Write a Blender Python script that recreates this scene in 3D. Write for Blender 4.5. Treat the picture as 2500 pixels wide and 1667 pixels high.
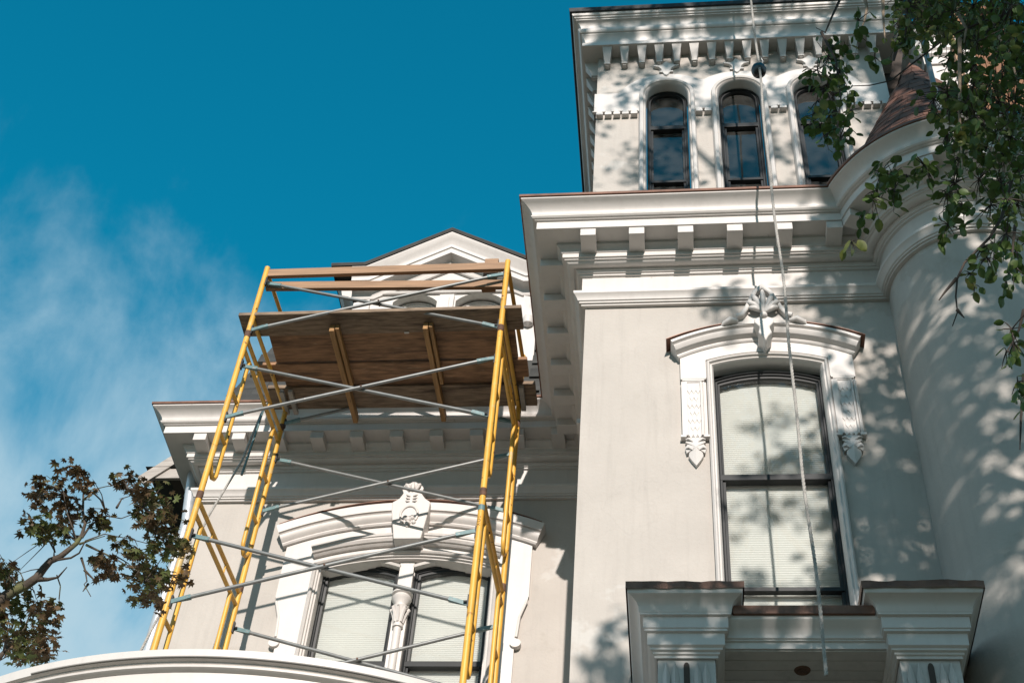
import bpy, bmesh, math, random
from mathutils import Vector, Matrix, Euler
R = math.radians
random.seed(7)
scene = bpy.context.scene
for o in list(bpy.data.objects): bpy.data.objects.remove(o)

# ------------------------------------------------------------------ camera
def look(yaw, pit, rol):
    f = Vector((-math.sin(yaw)*math.cos(pit), math.cos(yaw)*math.cos(pit), math.sin(pit)))
    r = Vector((math.cos(yaw), math.sin(yaw), 0)); u = r.cross(f)
    r2 = r*math.cos(rol)+u*math.sin(rol); u2 = u*math.cos(rol)-r*math.sin(rol)
    return Matrix((r2, u2, -f)).transposed()
cam_d = bpy.data.cameras.new('camera'); cam = bpy.data.objects.new('camera', cam_d)
scene.collection.objects.link(cam); scene.camera = cam
cam.matrix_world = Matrix.Translation((0, 0, 1.6)) @ look(R(9.3257), R(46.9036), R(5.575)).to_4x4()
cam_d.sensor_width = 36; cam_d.lens = 50; cam_d.clip_end = 2000; cam_d.clip_start = .05

# ------------------------------------------------------------------ light
SUN = Vector((.113, -1.0, .385)).normalized()          # towards the sun
el = math.asin(SUN.z); az = math.atan2(SUN.x, SUN.y)
sd = bpy.data.lights.new('sun', 'SUN'); so = bpy.data.objects.new('sun', sd); scene.collection.objects.link(so)
sd.energy = 5.0; sd.angle = R(.55); sd.color = (1, .905, .835)
so.rotation_euler = SUN.to_track_quat('Z', 'Y').to_euler(); so.location = (8, -30, 30)
w = bpy.data.worlds.new('World'); scene.world = w; w.use_nodes = True
N = w.node_tree.nodes; L = w.node_tree.links; N.clear()
def nd(t, **k):
    n = N.new(t)
    for a, b in k.items(): setattr(n, a, b)
    return n
sky = nd('ShaderNodeTexSky', sky_type='NISHITA', sun_disc=False, sun_elevation=el, sun_rotation=az)
sky.air_density = 1.0; sky.dust_density = .15; sky.ozone_density = 1.0
tint = nd('ShaderNodeMix', data_type='RGBA', blend_type='MULTIPLY'); tint.inputs[0].default_value = 1
tint.inputs[7].default_value = (.02, 1.08, 1.14, 1)
L.new(sky.outputs[0], tint.inputs[6])
tc = nd('ShaderNodeTexCoord')
sep = nd('ShaderNodeSeparateXYZ'); L.new(tc.outputs['Generated'], sep.inputs[0])
# cirrus: project the direction on a high flat layer, stretch it, fade it towards the zenith
mx = nd('ShaderNodeMath', operation='MAXIMUM'); mx.inputs[1].default_value = .05; L.new(sep.outputs[2], mx.inputs[0])
dv = nd('ShaderNodeVectorMath', operation='DIVIDE'); L.new(tc.outputs['Generated'], dv.inputs[0])
cmb = nd('ShaderNodeCombineXYZ')
for i in range(3): L.new(mx.outputs[0], cmb.inputs[i])
L.new(cmb.outputs[0], dv.inputs[1])
rt = nd('ShaderNodeMapping'); rt.inputs['Rotation'].default_value = (0, 0, R(56)); L.new(dv.outputs[0], rt.inputs[0])
mp = nd('ShaderNodeMapping'); mp.inputs['Scale'].default_value = (1.0, 1.9, 1); mp.inputs['Location'].default_value = (1.7, 4.4, 0)
L.new(rt.outputs[0], mp.inputs[0])
ns = nd('ShaderNodeTexNoise'); ns.inputs['Scale'].default_value = 2.4; ns.inputs['Detail'].default_value = 9; ns.inputs['Roughness'].default_value = .57; ns.inputs['Distortion'].default_value = .35
L.new(mp.outputs[0], ns.inputs[0])
el_r = nd('ShaderNodeMapRange'); el_r.inputs[1].default_value = .60; el_r.inputs[2].default_value = .81; el_r.inputs[3].default_value = .31; el_r.inputs[4].default_value = -.23
L.new(sep.outputs[2], el_r.inputs[0])
ad = nd('ShaderNodeMath', operation='ADD'); L.new(ns.outputs[0], ad.inputs[0]); L.new(el_r.outputs[0], ad.inputs[1])
cr = nd('ShaderNodeMapRange'); cr.interpolation_type = 'SMOOTHSTEP'
cr.inputs[1].default_value = .42; cr.inputs[2].default_value = .86; cr.inputs[3].default_value = 0; cr.inputs[4].default_value = 1.0
L.new(ad.outputs[0], cr.inputs[0])
cl = nd('ShaderNodeMix', data_type='RGBA'); L.new(cr.outputs[0], cl.inputs[0]); L.new(tint.outputs[2], cl.inputs[6])
cl.inputs[7].default_value = (2.7, 3.9, 4.6, 1)
bg = nd('ShaderNodeBackground'); bg.inputs[1].default_value = .132; L.new(cl.outputs[2], bg.inputs[0])
wo = nd('ShaderNodeOutputWorld'); L.new(bg.outputs[0], wo.inputs[0])
vs = scene.view_settings; vs.view_transform = 'Standard'; vs.look = 'None'; vs.exposure = .3; vs.gamma = 1; vs.use_curve_mapping = False
scene.render.engine = 'CYCLES'

# ------------------------------------------------------------------ materials
def mat(name, col, rough=.6, metal=0, spots=None, mott=.08, mscale=3, bump=0, bscale=60, stretch=(1, 1, 1), trans=0, rnd=0, spec=.5, streak=0, crack=0):
    m = bpy.data.materials.new(name); m.use_nodes = True
    n = m.node_tree.nodes; l = m.node_tree.links; b = n['Principled BSDF']
    b.inputs['Roughness'].default_value = rough; b.inputs['Metallic'].default_value = metal
    b.inputs['Specular IOR Level'].default_value = spec
    t = n.new('ShaderNodeTexCoord'); mpp = n.new('ShaderNodeMapping'); mpp.inputs['Scale'].default_value = stretch
    l.new(t.outputs['Object'], mpp.inputs[0])
    nz = n.new('ShaderNodeTexNoise'); nz.inputs['Scale'].default_value = mscale; nz.inputs['Detail'].default_value = 7; nz.inputs['Roughness'].default_value = .6
    l.new(mpp.outputs[0], nz.inputs[0])
    mr = n.new('ShaderNodeMapRange'); mr.inputs[1].default_value = .3; mr.inputs[2].default_value = .7
    mr.inputs[3].default_value = 1-mott; mr.inputs[4].default_value = 1+mott; l.new(nz.outputs[0], mr.inputs[0])
    mm = n.new('ShaderNodeMix'); mm.data_type = 'RGBA'; mm.blend_type = 'MULTIPLY'; mm.inputs[0].default_value = 1
    mm.inputs[6].default_value = (*col, 1); l.new(mr.outputs[0], mm.inputs[7])
    out = mm.outputs[2]
    for sp in (spots or []):
        scol, sscale, th, soft = sp[:4]
        z = n.new('ShaderNodeTexNoise'); z.inputs['Scale'].default_value = sscale; z.inputs['Detail'].default_value = 5
        z.inputs['Roughness'].default_value = .65; l.new(mpp.outputs[0], z.inputs[0])
        r_ = n.new('ShaderNodeMapRange'); r_.inputs[1].default_value = th; r_.inputs[2].default_value = th+soft; l.new(z.outputs[0], r_.inputs[0])
        x = n.new('ShaderNodeMix'); x.data_type = 'RGBA'; l.new(r_.outputs[0], x.inputs[0]); l.new(out, x.inputs[6]); x.inputs[7].default_value = (*scol, 1)
        out = x.outputs[2]
    if rnd:
        oi = n.new('ShaderNodeObjectInfo'); h = n.new('ShaderNodeHueSaturation')
        a = n.new('ShaderNodeMapRange'); a.inputs[3].default_value = 1-rnd; a.inputs[4].default_value = 1+rnd; l.new(oi.outputs['Random'], a.inputs[0])
        l.new(a.outputs[0], h.inputs['Value']); l.new(out, h.inputs['Color']); out = h.outputs[0]
    if streak:                                             # rain streaks and soft stains
        m2 = n.new('ShaderNodeMapping'); m2.inputs['Scale'].default_value = (7, 7, .55); l.new(t.outputs['Object'], m2.inputs[0])
        z = n.new('ShaderNodeTexNoise'); z.inputs['Scale'].default_value = 2.2; z.inputs['Detail'].default_value = 6; z.inputs['Roughness'].default_value = .62; l.new(m2.outputs[0], z.inputs[0])
        r_ = n.new('ShaderNodeMapRange'); r_.inputs[1].default_value = .50; r_.inputs[2].default_value = .78; r_.inputs[3].default_value = 1; r_.inputs[4].default_value = 1-streak; l.new(z.outputs[0], r_.inputs[0])
        x = n.new('ShaderNodeMix'); x.data_type = 'RGBA'; x.blend_type = 'MULTIPLY'; x.inputs[0].default_value = 1; l.new(out, x.inputs[6]); l.new(r_.outputs[0], x.inputs[7]); out = x.outputs[2]
    if crack:                                              # hairline cracks
        wz = n.new('ShaderNodeTexNoise'); wz.inputs['Scale'].default_value = 2.5; wz.inputs['Detail'].default_value = 5; l.new(t.outputs['Object'], wz.inputs[0])
        vm = n.new('ShaderNodeMix'); vm.data_type = 'VECTOR'; vm.inputs[0].default_value = .35; l.new(t.outputs['Object'], vm.inputs[4]); l.new(wz.outputs['Color'], vm.inputs[5])
        vo = n.new('ShaderNodeTexVoronoi'); vo.feature = 'DISTANCE_TO_EDGE'; vo.inputs['Scale'].default_value = 1.5; l.new(vm.outputs[1], vo.inputs[0])
        r_ = n.new('ShaderNodeMapRange'); r_.inputs[1].default_value = 0; r_.inputs[2].default_value = .006; r_.inputs[3].default_value = 1-crack; r_.inputs[4].default_value = 1; l.new(vo.outputs[0], r_.inputs[0])
        x = n.new('ShaderNodeMix'); x.data_type = 'RGBA'; x.blend_type = 'MULTIPLY'; x.inputs[0].default_value = 1; l.new(out, x.inputs[6]); l.new(r_.outputs[0], x.inputs[7]); out = x.outputs[2]
    l.new(out, b.inputs['Base Color'])
    if bump:
        bz = n.new('ShaderNodeTexNoise'); bz.inputs['Scale'].default_value = bscale; bz.inputs['Detail'].default_value = 4; l.new(mpp.outputs[0], bz.inputs[0])
        bp = n.new('ShaderNodeBump'); bp.inputs['Strength'].default_value = bump; bp.inputs['Distance'].default_value = .01
        l.new(bz.outputs[0], bp.inputs['Height']); l.new(bp.outputs[0], b.inputs['Normal'])
    if trans:
        td = n.new('ShaderNodeBsdfTranslucent'); l.new(out, td.inputs[0]); ms = n.new('ShaderNodeMixShader'); ms.inputs[0].default_value = trans
        l.new(b.outputs[0], ms.inputs[1]); l.new(td.outputs[0], ms.inputs[2]); l.new(ms.outputs[0], n['Material Output'].inputs[0])
    return m
def glass_mat(name, ior, tintc=(.93, .96, .95), dust=.05):
    m = bpy.data.materials.new(name); m.use_nodes = True; n = m.node_tree.nodes; l = m.node_tree.links; n.clear()
    tr = n.new('ShaderNodeBsdfTransparent'); tr.inputs[0].default_value = (*tintc, 1)
    g = n.new('ShaderNodeBsdfGlossy'); g.inputs[1].default_value = .015
    f = n.new('ShaderNodeFresnel'); f.inputs[0].default_value = ior
    t = n.new('ShaderNodeTexCoord'); nz = n.new('ShaderNodeTexNoise'); nz.inputs['Scale'].default_value = 2.2; l.new(t.outputs['Object'], nz.inputs[0])
    b = n.new('ShaderNodeBump'); b.inputs['Strength'].default_value = .05; b.inputs['Distance'].default_value = .02; l.new(nz.outputs[0], b.inputs['Height']); l.new(b.outputs[0], g.inputs['Normal'])
    ms = n.new('ShaderNodeMixShader'); l.new(f.outputs[0], ms.inputs[0]); l.new(tr.outputs[0], ms.inputs[1]); l.new(g.outputs[0], ms.inputs[2])
    df = n.new('ShaderNodeBsdfDiffuse'); df.inputs[0].default_value = (.30, .30, .28, 1)
    dz = n.new('ShaderNodeTexNoise'); dz.inputs['Scale'].default_value = 6; dz.inputs['Detail'].default_value = 6; l.new(t.outputs['Object'], dz.inputs[0])
    dr = n.new('ShaderNodeMapRange'); dr.inputs[1].default_value = .3; dr.inputs[2].default_value = .75; dr.inputs[3].default_value = dust*.75; dr.inputs[4].default_value = dust*1.3; l.new(dz.outputs[0], dr.inputs[0])
    m3 = n.new('ShaderNodeMixShader'); l.new(dr.outputs[0], m3.inputs[0]); l.new(ms.outputs[0], m3.inputs[1]); l.new(df.outputs[0], m3.inputs[2])
    o = n.new('ShaderNodeOutputMaterial'); l.new(m3.outputs[0], o.inputs[0])
    return m
M = {}
M['stucco'] = mat('stucco', (.405, .376, .342), .9, streak=.10, crack=.045, mott=.06, mscale=2.2, bump=.22, bscale=45, spots=[((.45, .43, .40), 1.1, .62, .03), ((.345, .315, .275), 2.3, .64, .12)])
M['trim'] = mat('white_trim', (.545, .518, .492), .5, streak=.09, mott=.035, mscale=5, bump=.06, bscale=30, spots=[((.36, .34, .315), 9, .71, .06)])
M['trim_old'] = mat('weathered_trim', (.47, .445, .42), .6, streak=.2, mott=.08, mscale=6, bump=.1, bscale=40, spots=[((.30, .28, .25), 14, .70, .05)])
M['copper'] = mat('copper_flashing', (.16, .078, .05), .5, metal=.3, mott=.35, mscale=8, bump=.1, spots=[((.10, .05, .035), 4, .55, .12)])
M['sash'] = mat('dark_sash_paint', (.014, .016, .017), .5, mott=.2, mscale=5, spec=.3)
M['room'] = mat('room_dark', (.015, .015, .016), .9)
M['blind'] = mat('pleated_blind', (.54, .53, .505), .8, mott=.03)
M['glass'] = glass_mat('window_glass', 1.5)
M['glass_sky'] = glass_mat('tower_glass', 1.95, (.8, .85, .85), .085)
M['slate'] = mat('slate_shingle', (.040, .040, .037), .85, mott=.35, mscale=4, bump=.3, bscale=80, rnd=.28)
M['slate_brown'] = mat('turret_roof', (.105, .046, .029), .8, mott=.4, mscale=5, bump=.3, bscale=50, rnd=.3)
M['yellow'] = mat('yellow_paint', (.62, .335, .05), .45, mott=.14, mscale=7, spots=[((.10, .035, .012), 11, .63, .05), ((.50, .36, .16), 5, .60, .06)])
M['rust'] = mat('rusty_steel', (.10, .05, .03), .8, mott=.4, mscale=25)
M['galv'] = mat('galvanised_steel', (.20, .205, .20), .42, metal=.35, mott=.18, mscale=10, spots=[((.42, .40, .37), 14, .68, .04), ((.16, .10, .07), 18, .72, .04)])
M['teal'] = mat('teal_paint', (.11, .185, .19), .5, mott=.25, mscale=20, spots=[((.25, .24, .22), 25, .62, .05)])
M['iron'] = mat('black_iron', (.015, .014, .013), .5, mott=.3, mscale=30)
M['plank'] = mat('weathered_plank', (.21, .115, .06), .8, mott=.5, mscale=4, stretch=(1.3, 9, 9), bump=.3, bscale=22, rnd=.22, spots=[((.055, .03, .018), 1.2, .52, .16), ((.30, .21, .13), 3.5, .62, .1)])
M['plank2'] = mat('grey_plank', (.175, .125, .085), .85, mott=.5, mscale=4, stretch=(1.4, 10, 10), bump=.3, bscale=22, rnd=.15, spots=[((.06, .04, .027), 1.6, .52, .14)])
M['lumber'] = mat('pine_lumber', (.27, .16, .09), .7, mott=.25, mscale=4, stretch=(.6, 9, 9), bump=.1, spots=[((.12, .06, .03), 7, .70, .05)])
M['cleat'] = mat('cleat_lumber', (.30, .165, .062), .7, mott=.3, mscale=4, stretch=(9, .6, 9), spots=[((.10, .055, .025), 6, .62, .08)])
M['ply'] = mat('plywood', (.17, .07, .024), .7, mott=.2, mscale=3, stretch=(6, 6, .7))
M['rope'] = mat('rope_fibre', (.33, .315, .29), .9, mott=.2, mscale=30, bump=.5, bscale=120)
M['zinc'] = mat('zinc_pipe', (.50, .52, .54), .4, metal=.5, mott=.15, mscale=8)
M['wood_dark'] = mat('brown_soffit', (.055, .042, .034), .85, mott=.25, mscale=4)
M['wood_grey'] = mat('grey_board', (.33, .30, .27), .8, mott=.2, mscale=5, stretch=(1, 6, 6))
M['leaf'] = mat('green_leaf', (.066, .112, .023), .5, mott=.25, mscale=8, trans=.30, rnd=.40, spec=.35, spots=[((.21, .22, .06), 3.0, .56, .1)])
M['maple'] = mat('maple_leaf', (.090, .056, .027), .55, mott=.3, mscale=9, trans=.25, rnd=.4, spec=.35, spots=[((.075, .092, .026), 3.2, .48, .1), ((.16, .05, .035), 4.3, .66, .06)])
M['bark'] = mat('bark', (.060, .046, .034), .9, mott=.4, mscale=14, bump=.5, bscale=40, spots=[((.11, .115, .045), 5, .56, .1)])
M['twig_pale'] = mat('pale_twig', (.26, .20, .145), .9, mott=.3, mscale=20)
M['twig'] = mat('dark_twig', (.045, .034, .027), .9, mott=.3, mscale=20)
M['ground'] = mat('ground_cover', (.075, .078, .05), .95, mott=.3, mscale=1.3, bump=.3, bscale=12)
M['ball'] = mat('black_ball', (.010, .014, .015), .25, mott=.2, mscale=9)
M['ink'] = mat('black_ink', (.06, .03, .012), .8)
M['porch_roof'] = mat('porch_roofing', (.20, .19, .18), .9, mott=.2)

# ------------------------------------------------------------------ helpers
COL = scene.collection
def tag(o, label=None, cat=None, group=None, kind=None):
    if label: o['label'] = label
    if cat: o['category'] = cat
    if group: o['group'] = group
    if kind: o['kind'] = kind
    return o
def empty(name, loc, label=None, cat=None, group=None):
    o = bpy.data.objects.new(name, None); o.location = loc; o.empty_display_size = .2; COL.objects.link(o)
    return tag(o, label, cat, group)
def link(o, parent):
    COL.objects.link(o)
    if parent is not None:
        o.parent = parent
        if parent.type == 'EMPTY': o.matrix_parent_inverse = Matrix.Translation(-Vector(parent.location))
    return o
class MB:
    def __init__(s): s.v = []; s.f = []
    def add(s, vs, fs):
        k = len(s.v); s.v += [tuple(p) for p in vs]; s.f += [tuple(i+k for i in f) for f in fs]; return s
    def box(s, x0, x1, y0, y1, z0, z1):
        return s.add([(x, y, z) for z in (z0, z1) for y in (y0, y1) for x in (x0, x1)],
                     [(0, 2, 3, 1), (4, 5, 7, 6), (0, 1, 5, 4), (2, 6, 7, 3), (0, 4, 6, 2), (1, 3, 7, 5)])
    def obox(s, c, ax, ay, az):           # centre and three half-axis vectors
        c = Vector(c); ax, ay, az = Vector(ax), Vector(ay), Vector(az)
        return s.add([c+ax*i+ay*j+az*k for k in (-1, 1) for j in (-1, 1) for i in (-1, 1)],
                     [(0, 2, 3, 1), (4, 5, 7, 6), (0, 1, 5, 4), (2, 6, 7, 3), (0, 4, 6, 2), (1, 3, 7, 5)])
    def tube(s, pts, rad, n=10, cap=True):
        pts = [Vector(p) for p in pts]; rs = rad if isinstance(rad, (list, tuple)) else [rad]*len(pts)
        vs = []; fs = []; prev = None
        for i, p in enumerate(pts):
            d = (pts[min(i+1, len(pts)-1)]-pts[max(i-1, 0)]).normalized()
            if prev is None: a = d.orthogonal().normalized()
            else: a = (prev-d*prev.dot(d)).normalized()
            prev = a; b = d.cross(a)
            vs += [p+(a*math.cos(2*math.pi*k/n)+b*math.sin(2*math.pi*k/n))*rs[i] for k in range(n)]
        for i in range(len(pts)-1):
            for k in range(n): fs.append((i*n+k, i*n+(k+1) % n, (i+1)*n+(k+1) % n, (i+1)*n+k))
        if cap: fs += [tuple(range(n-1, -1, -1)), tuple((len(pts)-1)*n+k for k in range(n))]
        return s.add(vs, fs)
    def lathe(s, c, prof, n=24, a0=0, a1=2*math.pi):      # prof (r, z) bottom to top
        full = abs(a1-a0-2*math.pi) < 1e-6; m = n if full else n+1
        vs = [(c[0]+r*math.cos(a0+(a1-a0)*k/n), c[1]+r*math.sin(a0+(a1-a0)*k/n), z) for r, z in prof for k in range(m)]
        fs = [(i*m+k, i*m+(k+1) % m, (i+1)*m+(k+1) % m, (i+1)*m+k) for i in range(len(prof)-1) for k in range(n)]
        return s.add(vs, fs)
    def sweep(s, path, prof, fn, closed=False, flip=False, caps=True):
        # path 2D, profile (offset along path normal, height); fn(u, v, h) -> xyz ; mitred
        P = [Vector(p) for p in path]; n = len(P); m = len(prof); vs = []
        for i in range(n):
            a = P[i]-P[i-1] if (i > 0 or closed) else None
            b = P[(i+1) % n]-P[i] if (i < n-1 or closed) else None
            na = Vector((-a.y, a.x)).normalized() if a is not None else None
            nb = Vector((-b.y, b.x)).normalized() if b is not None else None
            if na is None: nn = nb
            elif nb is None: nn = na
            else:
                q = (na+nb).normalized(); nn = q/max(.3, q.dot(na))
            if flip: nn = -nn
            vs += [fn(P[i].x+nn.x*o, P[i].y+nn.y*o, h) for o, h in prof]
        fs = []
        for i in range(n if closed else n-1):
            j = (i+1) % n
            for k in range(m-1): fs.append((i*m+k, i*m+k+1, j*m+k+1, j*m+k))
        if caps and not closed: fs += [tuple(range(m)), tuple((n-1)*m+k for k in range(m-1, -1, -1))]
        return s.add(vs, fs)
    def plate(s, pts, y0, y1):            # polygon in XZ extruded along Y
        n = len(pts)
        return s.add([(x, y0, z) for x, z in pts]+[(x, y1, z) for x, z in pts],
                     [tuple(range(n)), tuple(range(2*n-1, n-1, -1))]+[(i, i+n, (i+1) % n+n, (i+1) % n) for i in range(n)])
    def build(s, name, m, parent=None, smooth=0, bevel=0, recalc=True):
        me = bpy.data.meshes.new(name); me.from_pydata(s.v, [], s.f); me.materials.append(M[m] if isinstance(m, str) else m)
        if recalc:
            b = bmesh.new(); b.from_mesh(me); bmesh.ops.recalc_face_normals(b, faces=b.faces); b.to_mesh(me); b.free()
        if smooth:
            me.polygons.foreach_set('use_smooth', [True]*len(me.polygons)); me.set_sharp_from_angle(angle=R(smooth))
        me.update()
        o = bpy.data.objects.new(name, me)
        if bevel:
            mo = o.modifiers.new('bevel', 'BEVEL'); mo.width = bevel; mo.segments = 2; mo.limit_method = 'ANGLE'; mo.angle_limit = R(40)
        return link(o, parent)
def copy_at(o, loc, parent, rotz=0):
    c = o.copy(); COL.objects.link(c); c.parent = parent
    c.matrix_parent_inverse = Matrix.Translation(-Vector(parent.location)) if parent.type == 'EMPTY' else Matrix()
    c.location = loc; c.rotation_euler = (0, 0, rotz); return c
XZ = lambda Y: (lambda u, v, h: (u, Y-h, v))         # path in a facade plane, h proud of it
XY = lambda u, v, h: (u, v, h)                       # path in plan, h is the height
def arc(cx, half, z0, rise, n=16):
    r = (half*half+rise*rise)/(2*rise); cz = z0+rise-r; a = math.asin(min(1, half/r))
    if rise > half: a = math.pi-a
    return [(cx+r*math.sin(-a+2*a*i/n), cz+r*math.cos(-a+2*a*i/n)) for i in range(n+1)]
def arch_z(x, cx, half, z0, rise):
    r = (half*half+rise*rise)/(2*rise); cz = z0+rise-r; return cz+math.sqrt(max(0, r*r-(x-cx)**2))
def wall_open(x0, x1, z0, z1, Y, ops, depth=.3, n=14, mb=None, top=None):
    """front wall with arched openings; ops (cx, half, sill, spring, rise)"""
    mb = mb or MB(); xs = {x0, x1}
    for cx, h, sl, sp, ri in ops:
        for i in range(n+1): xs.add(round(cx-h*math.cos(math.pi*i/n), 5))
    if top:
        for i in range(61): xs.add(round(x0+(x1-x0)*i/60, 5))
    xs = sorted(xs); tz = top or (lambda x: z1)
    q = lambda a, b, za, zb, zc, zd: mb.add([(a, Y, za), (b, Y, zb), (b, Y, zc), (a, Y, zd)], [(0, 1, 2, 3)])
    for a, b in zip(xs, xs[1:]):
        m_ = (a+b)/2; hit = [o for o in ops if abs(m_-o[0]) < o[1]]
        if not hit: q(a, b, z0, z0, tz(b), tz(a)); continue
        cx, h, sl, sp, ri = hit[0]; za = arch_z(a, cx, h, sp, ri); zb = arch_z(b, cx, h, sp, ri)
        q(a, b, za, zb, tz(b), tz(a))
        if sl > z0: q(a, b, z0, z0, sl, sl)
        mb.add([(a, Y, za), (b, Y, zb), (b, Y+depth, zb), (a, Y+depth, za)], [(0, 1, 2, 3)])
    for cx, h, sl, sp, ri in ops:
        for sx in (-1, 1):
            x = cx+sx*h; mb.add([(x, Y, max(sl, z0)), (x, Y+depth, max(sl, z0)), (x, Y+depth, sp), (x, Y, sp)], [(0, 1, 2, 3)])
    return mb
# ------------------------------------------------------------------ ground
g = MB().add([(-400, -400, 0), (400, -400, 0), (400, 400, 0), (-400, 400, 0)], [(0, 1, 2, 3)]).build('ground', 'ground'); tag(g, kind='structure')

# ------------------------------------------------------------------ mansion
YR, YL, YT = 7.21, 9.435, 7.25
X0, XL = -.642, -4.235
TC = (2.2, 7.15); TR = .57
H = empty('mansion', (0, 8.5, 0), 'white and cream stucco mansion with bracketed cornices, a tower and a round turret', 'house')
# --- walls
wr = wall_open(X0, 2.2, 0, 10.3, YR, [(.685, .434, 6.0, 9.12, .08)], .11)
wr.build('wall', 'stucco', H)
MB().add([(X0, YR, 0), (X0, 11, 0), (X0, 11, 10.3), (X0, YR, 10.3)], [(0, 1, 2, 3)]).build('wall', 'stucco', H)
wl = wall_open(XL, X0+.3, 0, 10.3, YL, [(-2.263, .78, 6.5, 9.04, .125)], .1)
wl.build('wall', 'stucco', H)
MB().add([(XL, YL, 0), (XL, 15, 0), (XL, 15, 10.3), (XL, YL, 10.3)], [(0, 1, 2, 3)]).build('wall', 'stucco', H)
MB().lathe(TC, [(TR, 0), (TR, 10.3)], 96, R(150), R(400)).build('wall', 'stucco', H, smooth=40)
# --- main cornice, one profile round the wings and the turret
ent = [(0, 9.76), (.03, 9.76), (.03, 9.775), (.045, 9.777), (.045, 9.79), (.056, 9.795), (.062, 9.81), (.075, 9.835), (.088, 9.848), (.09, 9.872), (.03, 9.886),
       (.03, 10.085), (.05, 10.09), (.052, 10.103), (.066, 10.106), (.07, 10.116), (.08, 10.122), (.082, 10.138), (.088, 10.141), (.10, 10.131), (.125, 10.131), (.145, 10.143),
       (.150, 10.150), (.165, 10.152), (.165, 10.162), (.18, 10.165), (.18, 10.206), (.19, 10.212), (.195, 10.232), (.208, 10.25), (.225, 10.262), (.225, 10.285),
       (.375, 10.285), (.375, 10.368), (.393, 10.371), (.393, 10.378)]
crown = [(.393, 10.378), (.408, 10.381), (.419, 10.392), (.419, 10.402), (.408, 10.412), (.412, 10.416), (.414, 10.428), (.419, 10.444), (.432, 10.464), (.452, 10.484), (.474, 10.5), (.494, 10.51), (.5, 10.514), (.5, 10.529), (.2, 10.545)]
flash = [(.498, 10.5295), (.513, 10.5295), (.513, 10.553), (.1, 10.568)]
def ring(prof, dz): return [(TR+o, z+dz) for o, z in prof]
for nm, pr_, mt in (('entablature', ent, 'trim'), ('crown_moulding', crown, 'trim'), ('copper_edge', flash, 'copper')):
    MB().sweep([(X0, 9.9), (X0, YR), (2.3, YR)], pr_, XY, flip=True).build(nm, mt, H, smooth=32)
    MB().sweep([(XL, 14.5), (XL, YL), (X0+.02, YL)], [(o, z+.004) for o, z in pr_], XY, flip=True).build(nm, mt, H, smooth=32)
    MB().lathe(TC, ring(pr_, .007), 120, R(135), R(405)).build(nm, mt, H, smooth=32)
# flat roof decks behind the copper
MB().add([(X0+.01, YR, 10.562), (3.2, YR, 10.562), (3.2, 12, 10.562), (X0+.01, 12, 10.562)], [(0, 1, 2, 3)]).build('roof_deck', 'porch_roof', H)
# --- modillions
mod = MB().box(-.06, .06, -.365, -.14, -.079, .0).build('modillion', 'trim', H, bevel=.004)
mod.location = (-.615, YR, 10.284)
for i in range(1, 6): copy_at(mod, (-.615+.3742*i, YR, 10.284), H)
for i in range(6):                                     # side of the projecting wing
    copy_at(mod, (X0, 7.20+.362*i, 10.284), H, R(-90))
for i in range(10): copy_at(mod, (-4.262+.362*i, YL, 10.288), H)
for i in range(3): copy_at(mod, (XL, 9.9+.362*i, 10.288), H, R(-90))
for a in (158, 180, 203, 226, 249, 272, 295, 318):    # turret
    d = Vector((math.cos(R(a)), math.sin(R(a)), 0)); copy_at(mod, (TC[0]+d.x*TR, TC[1]+d.y*TR, 10.291), H, R(a+90))
# peeling edge under the architrave and a corbelled side window head on the return wall
sw = MB().box(X0-.10, X0, 8.35, 8.42, 9.45, 9.62).box(X0-.13, X0, 8.32, 8.45, 9.62, 9.67)
sw.lathe((X0-.05, 8.385), [(.001, 9.30), (.03, 9.32), (.045, 9.37), (.03, 9.42), (.045, 9.45)], 14).build('corbel', 'trim', H, smooth=35)

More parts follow.
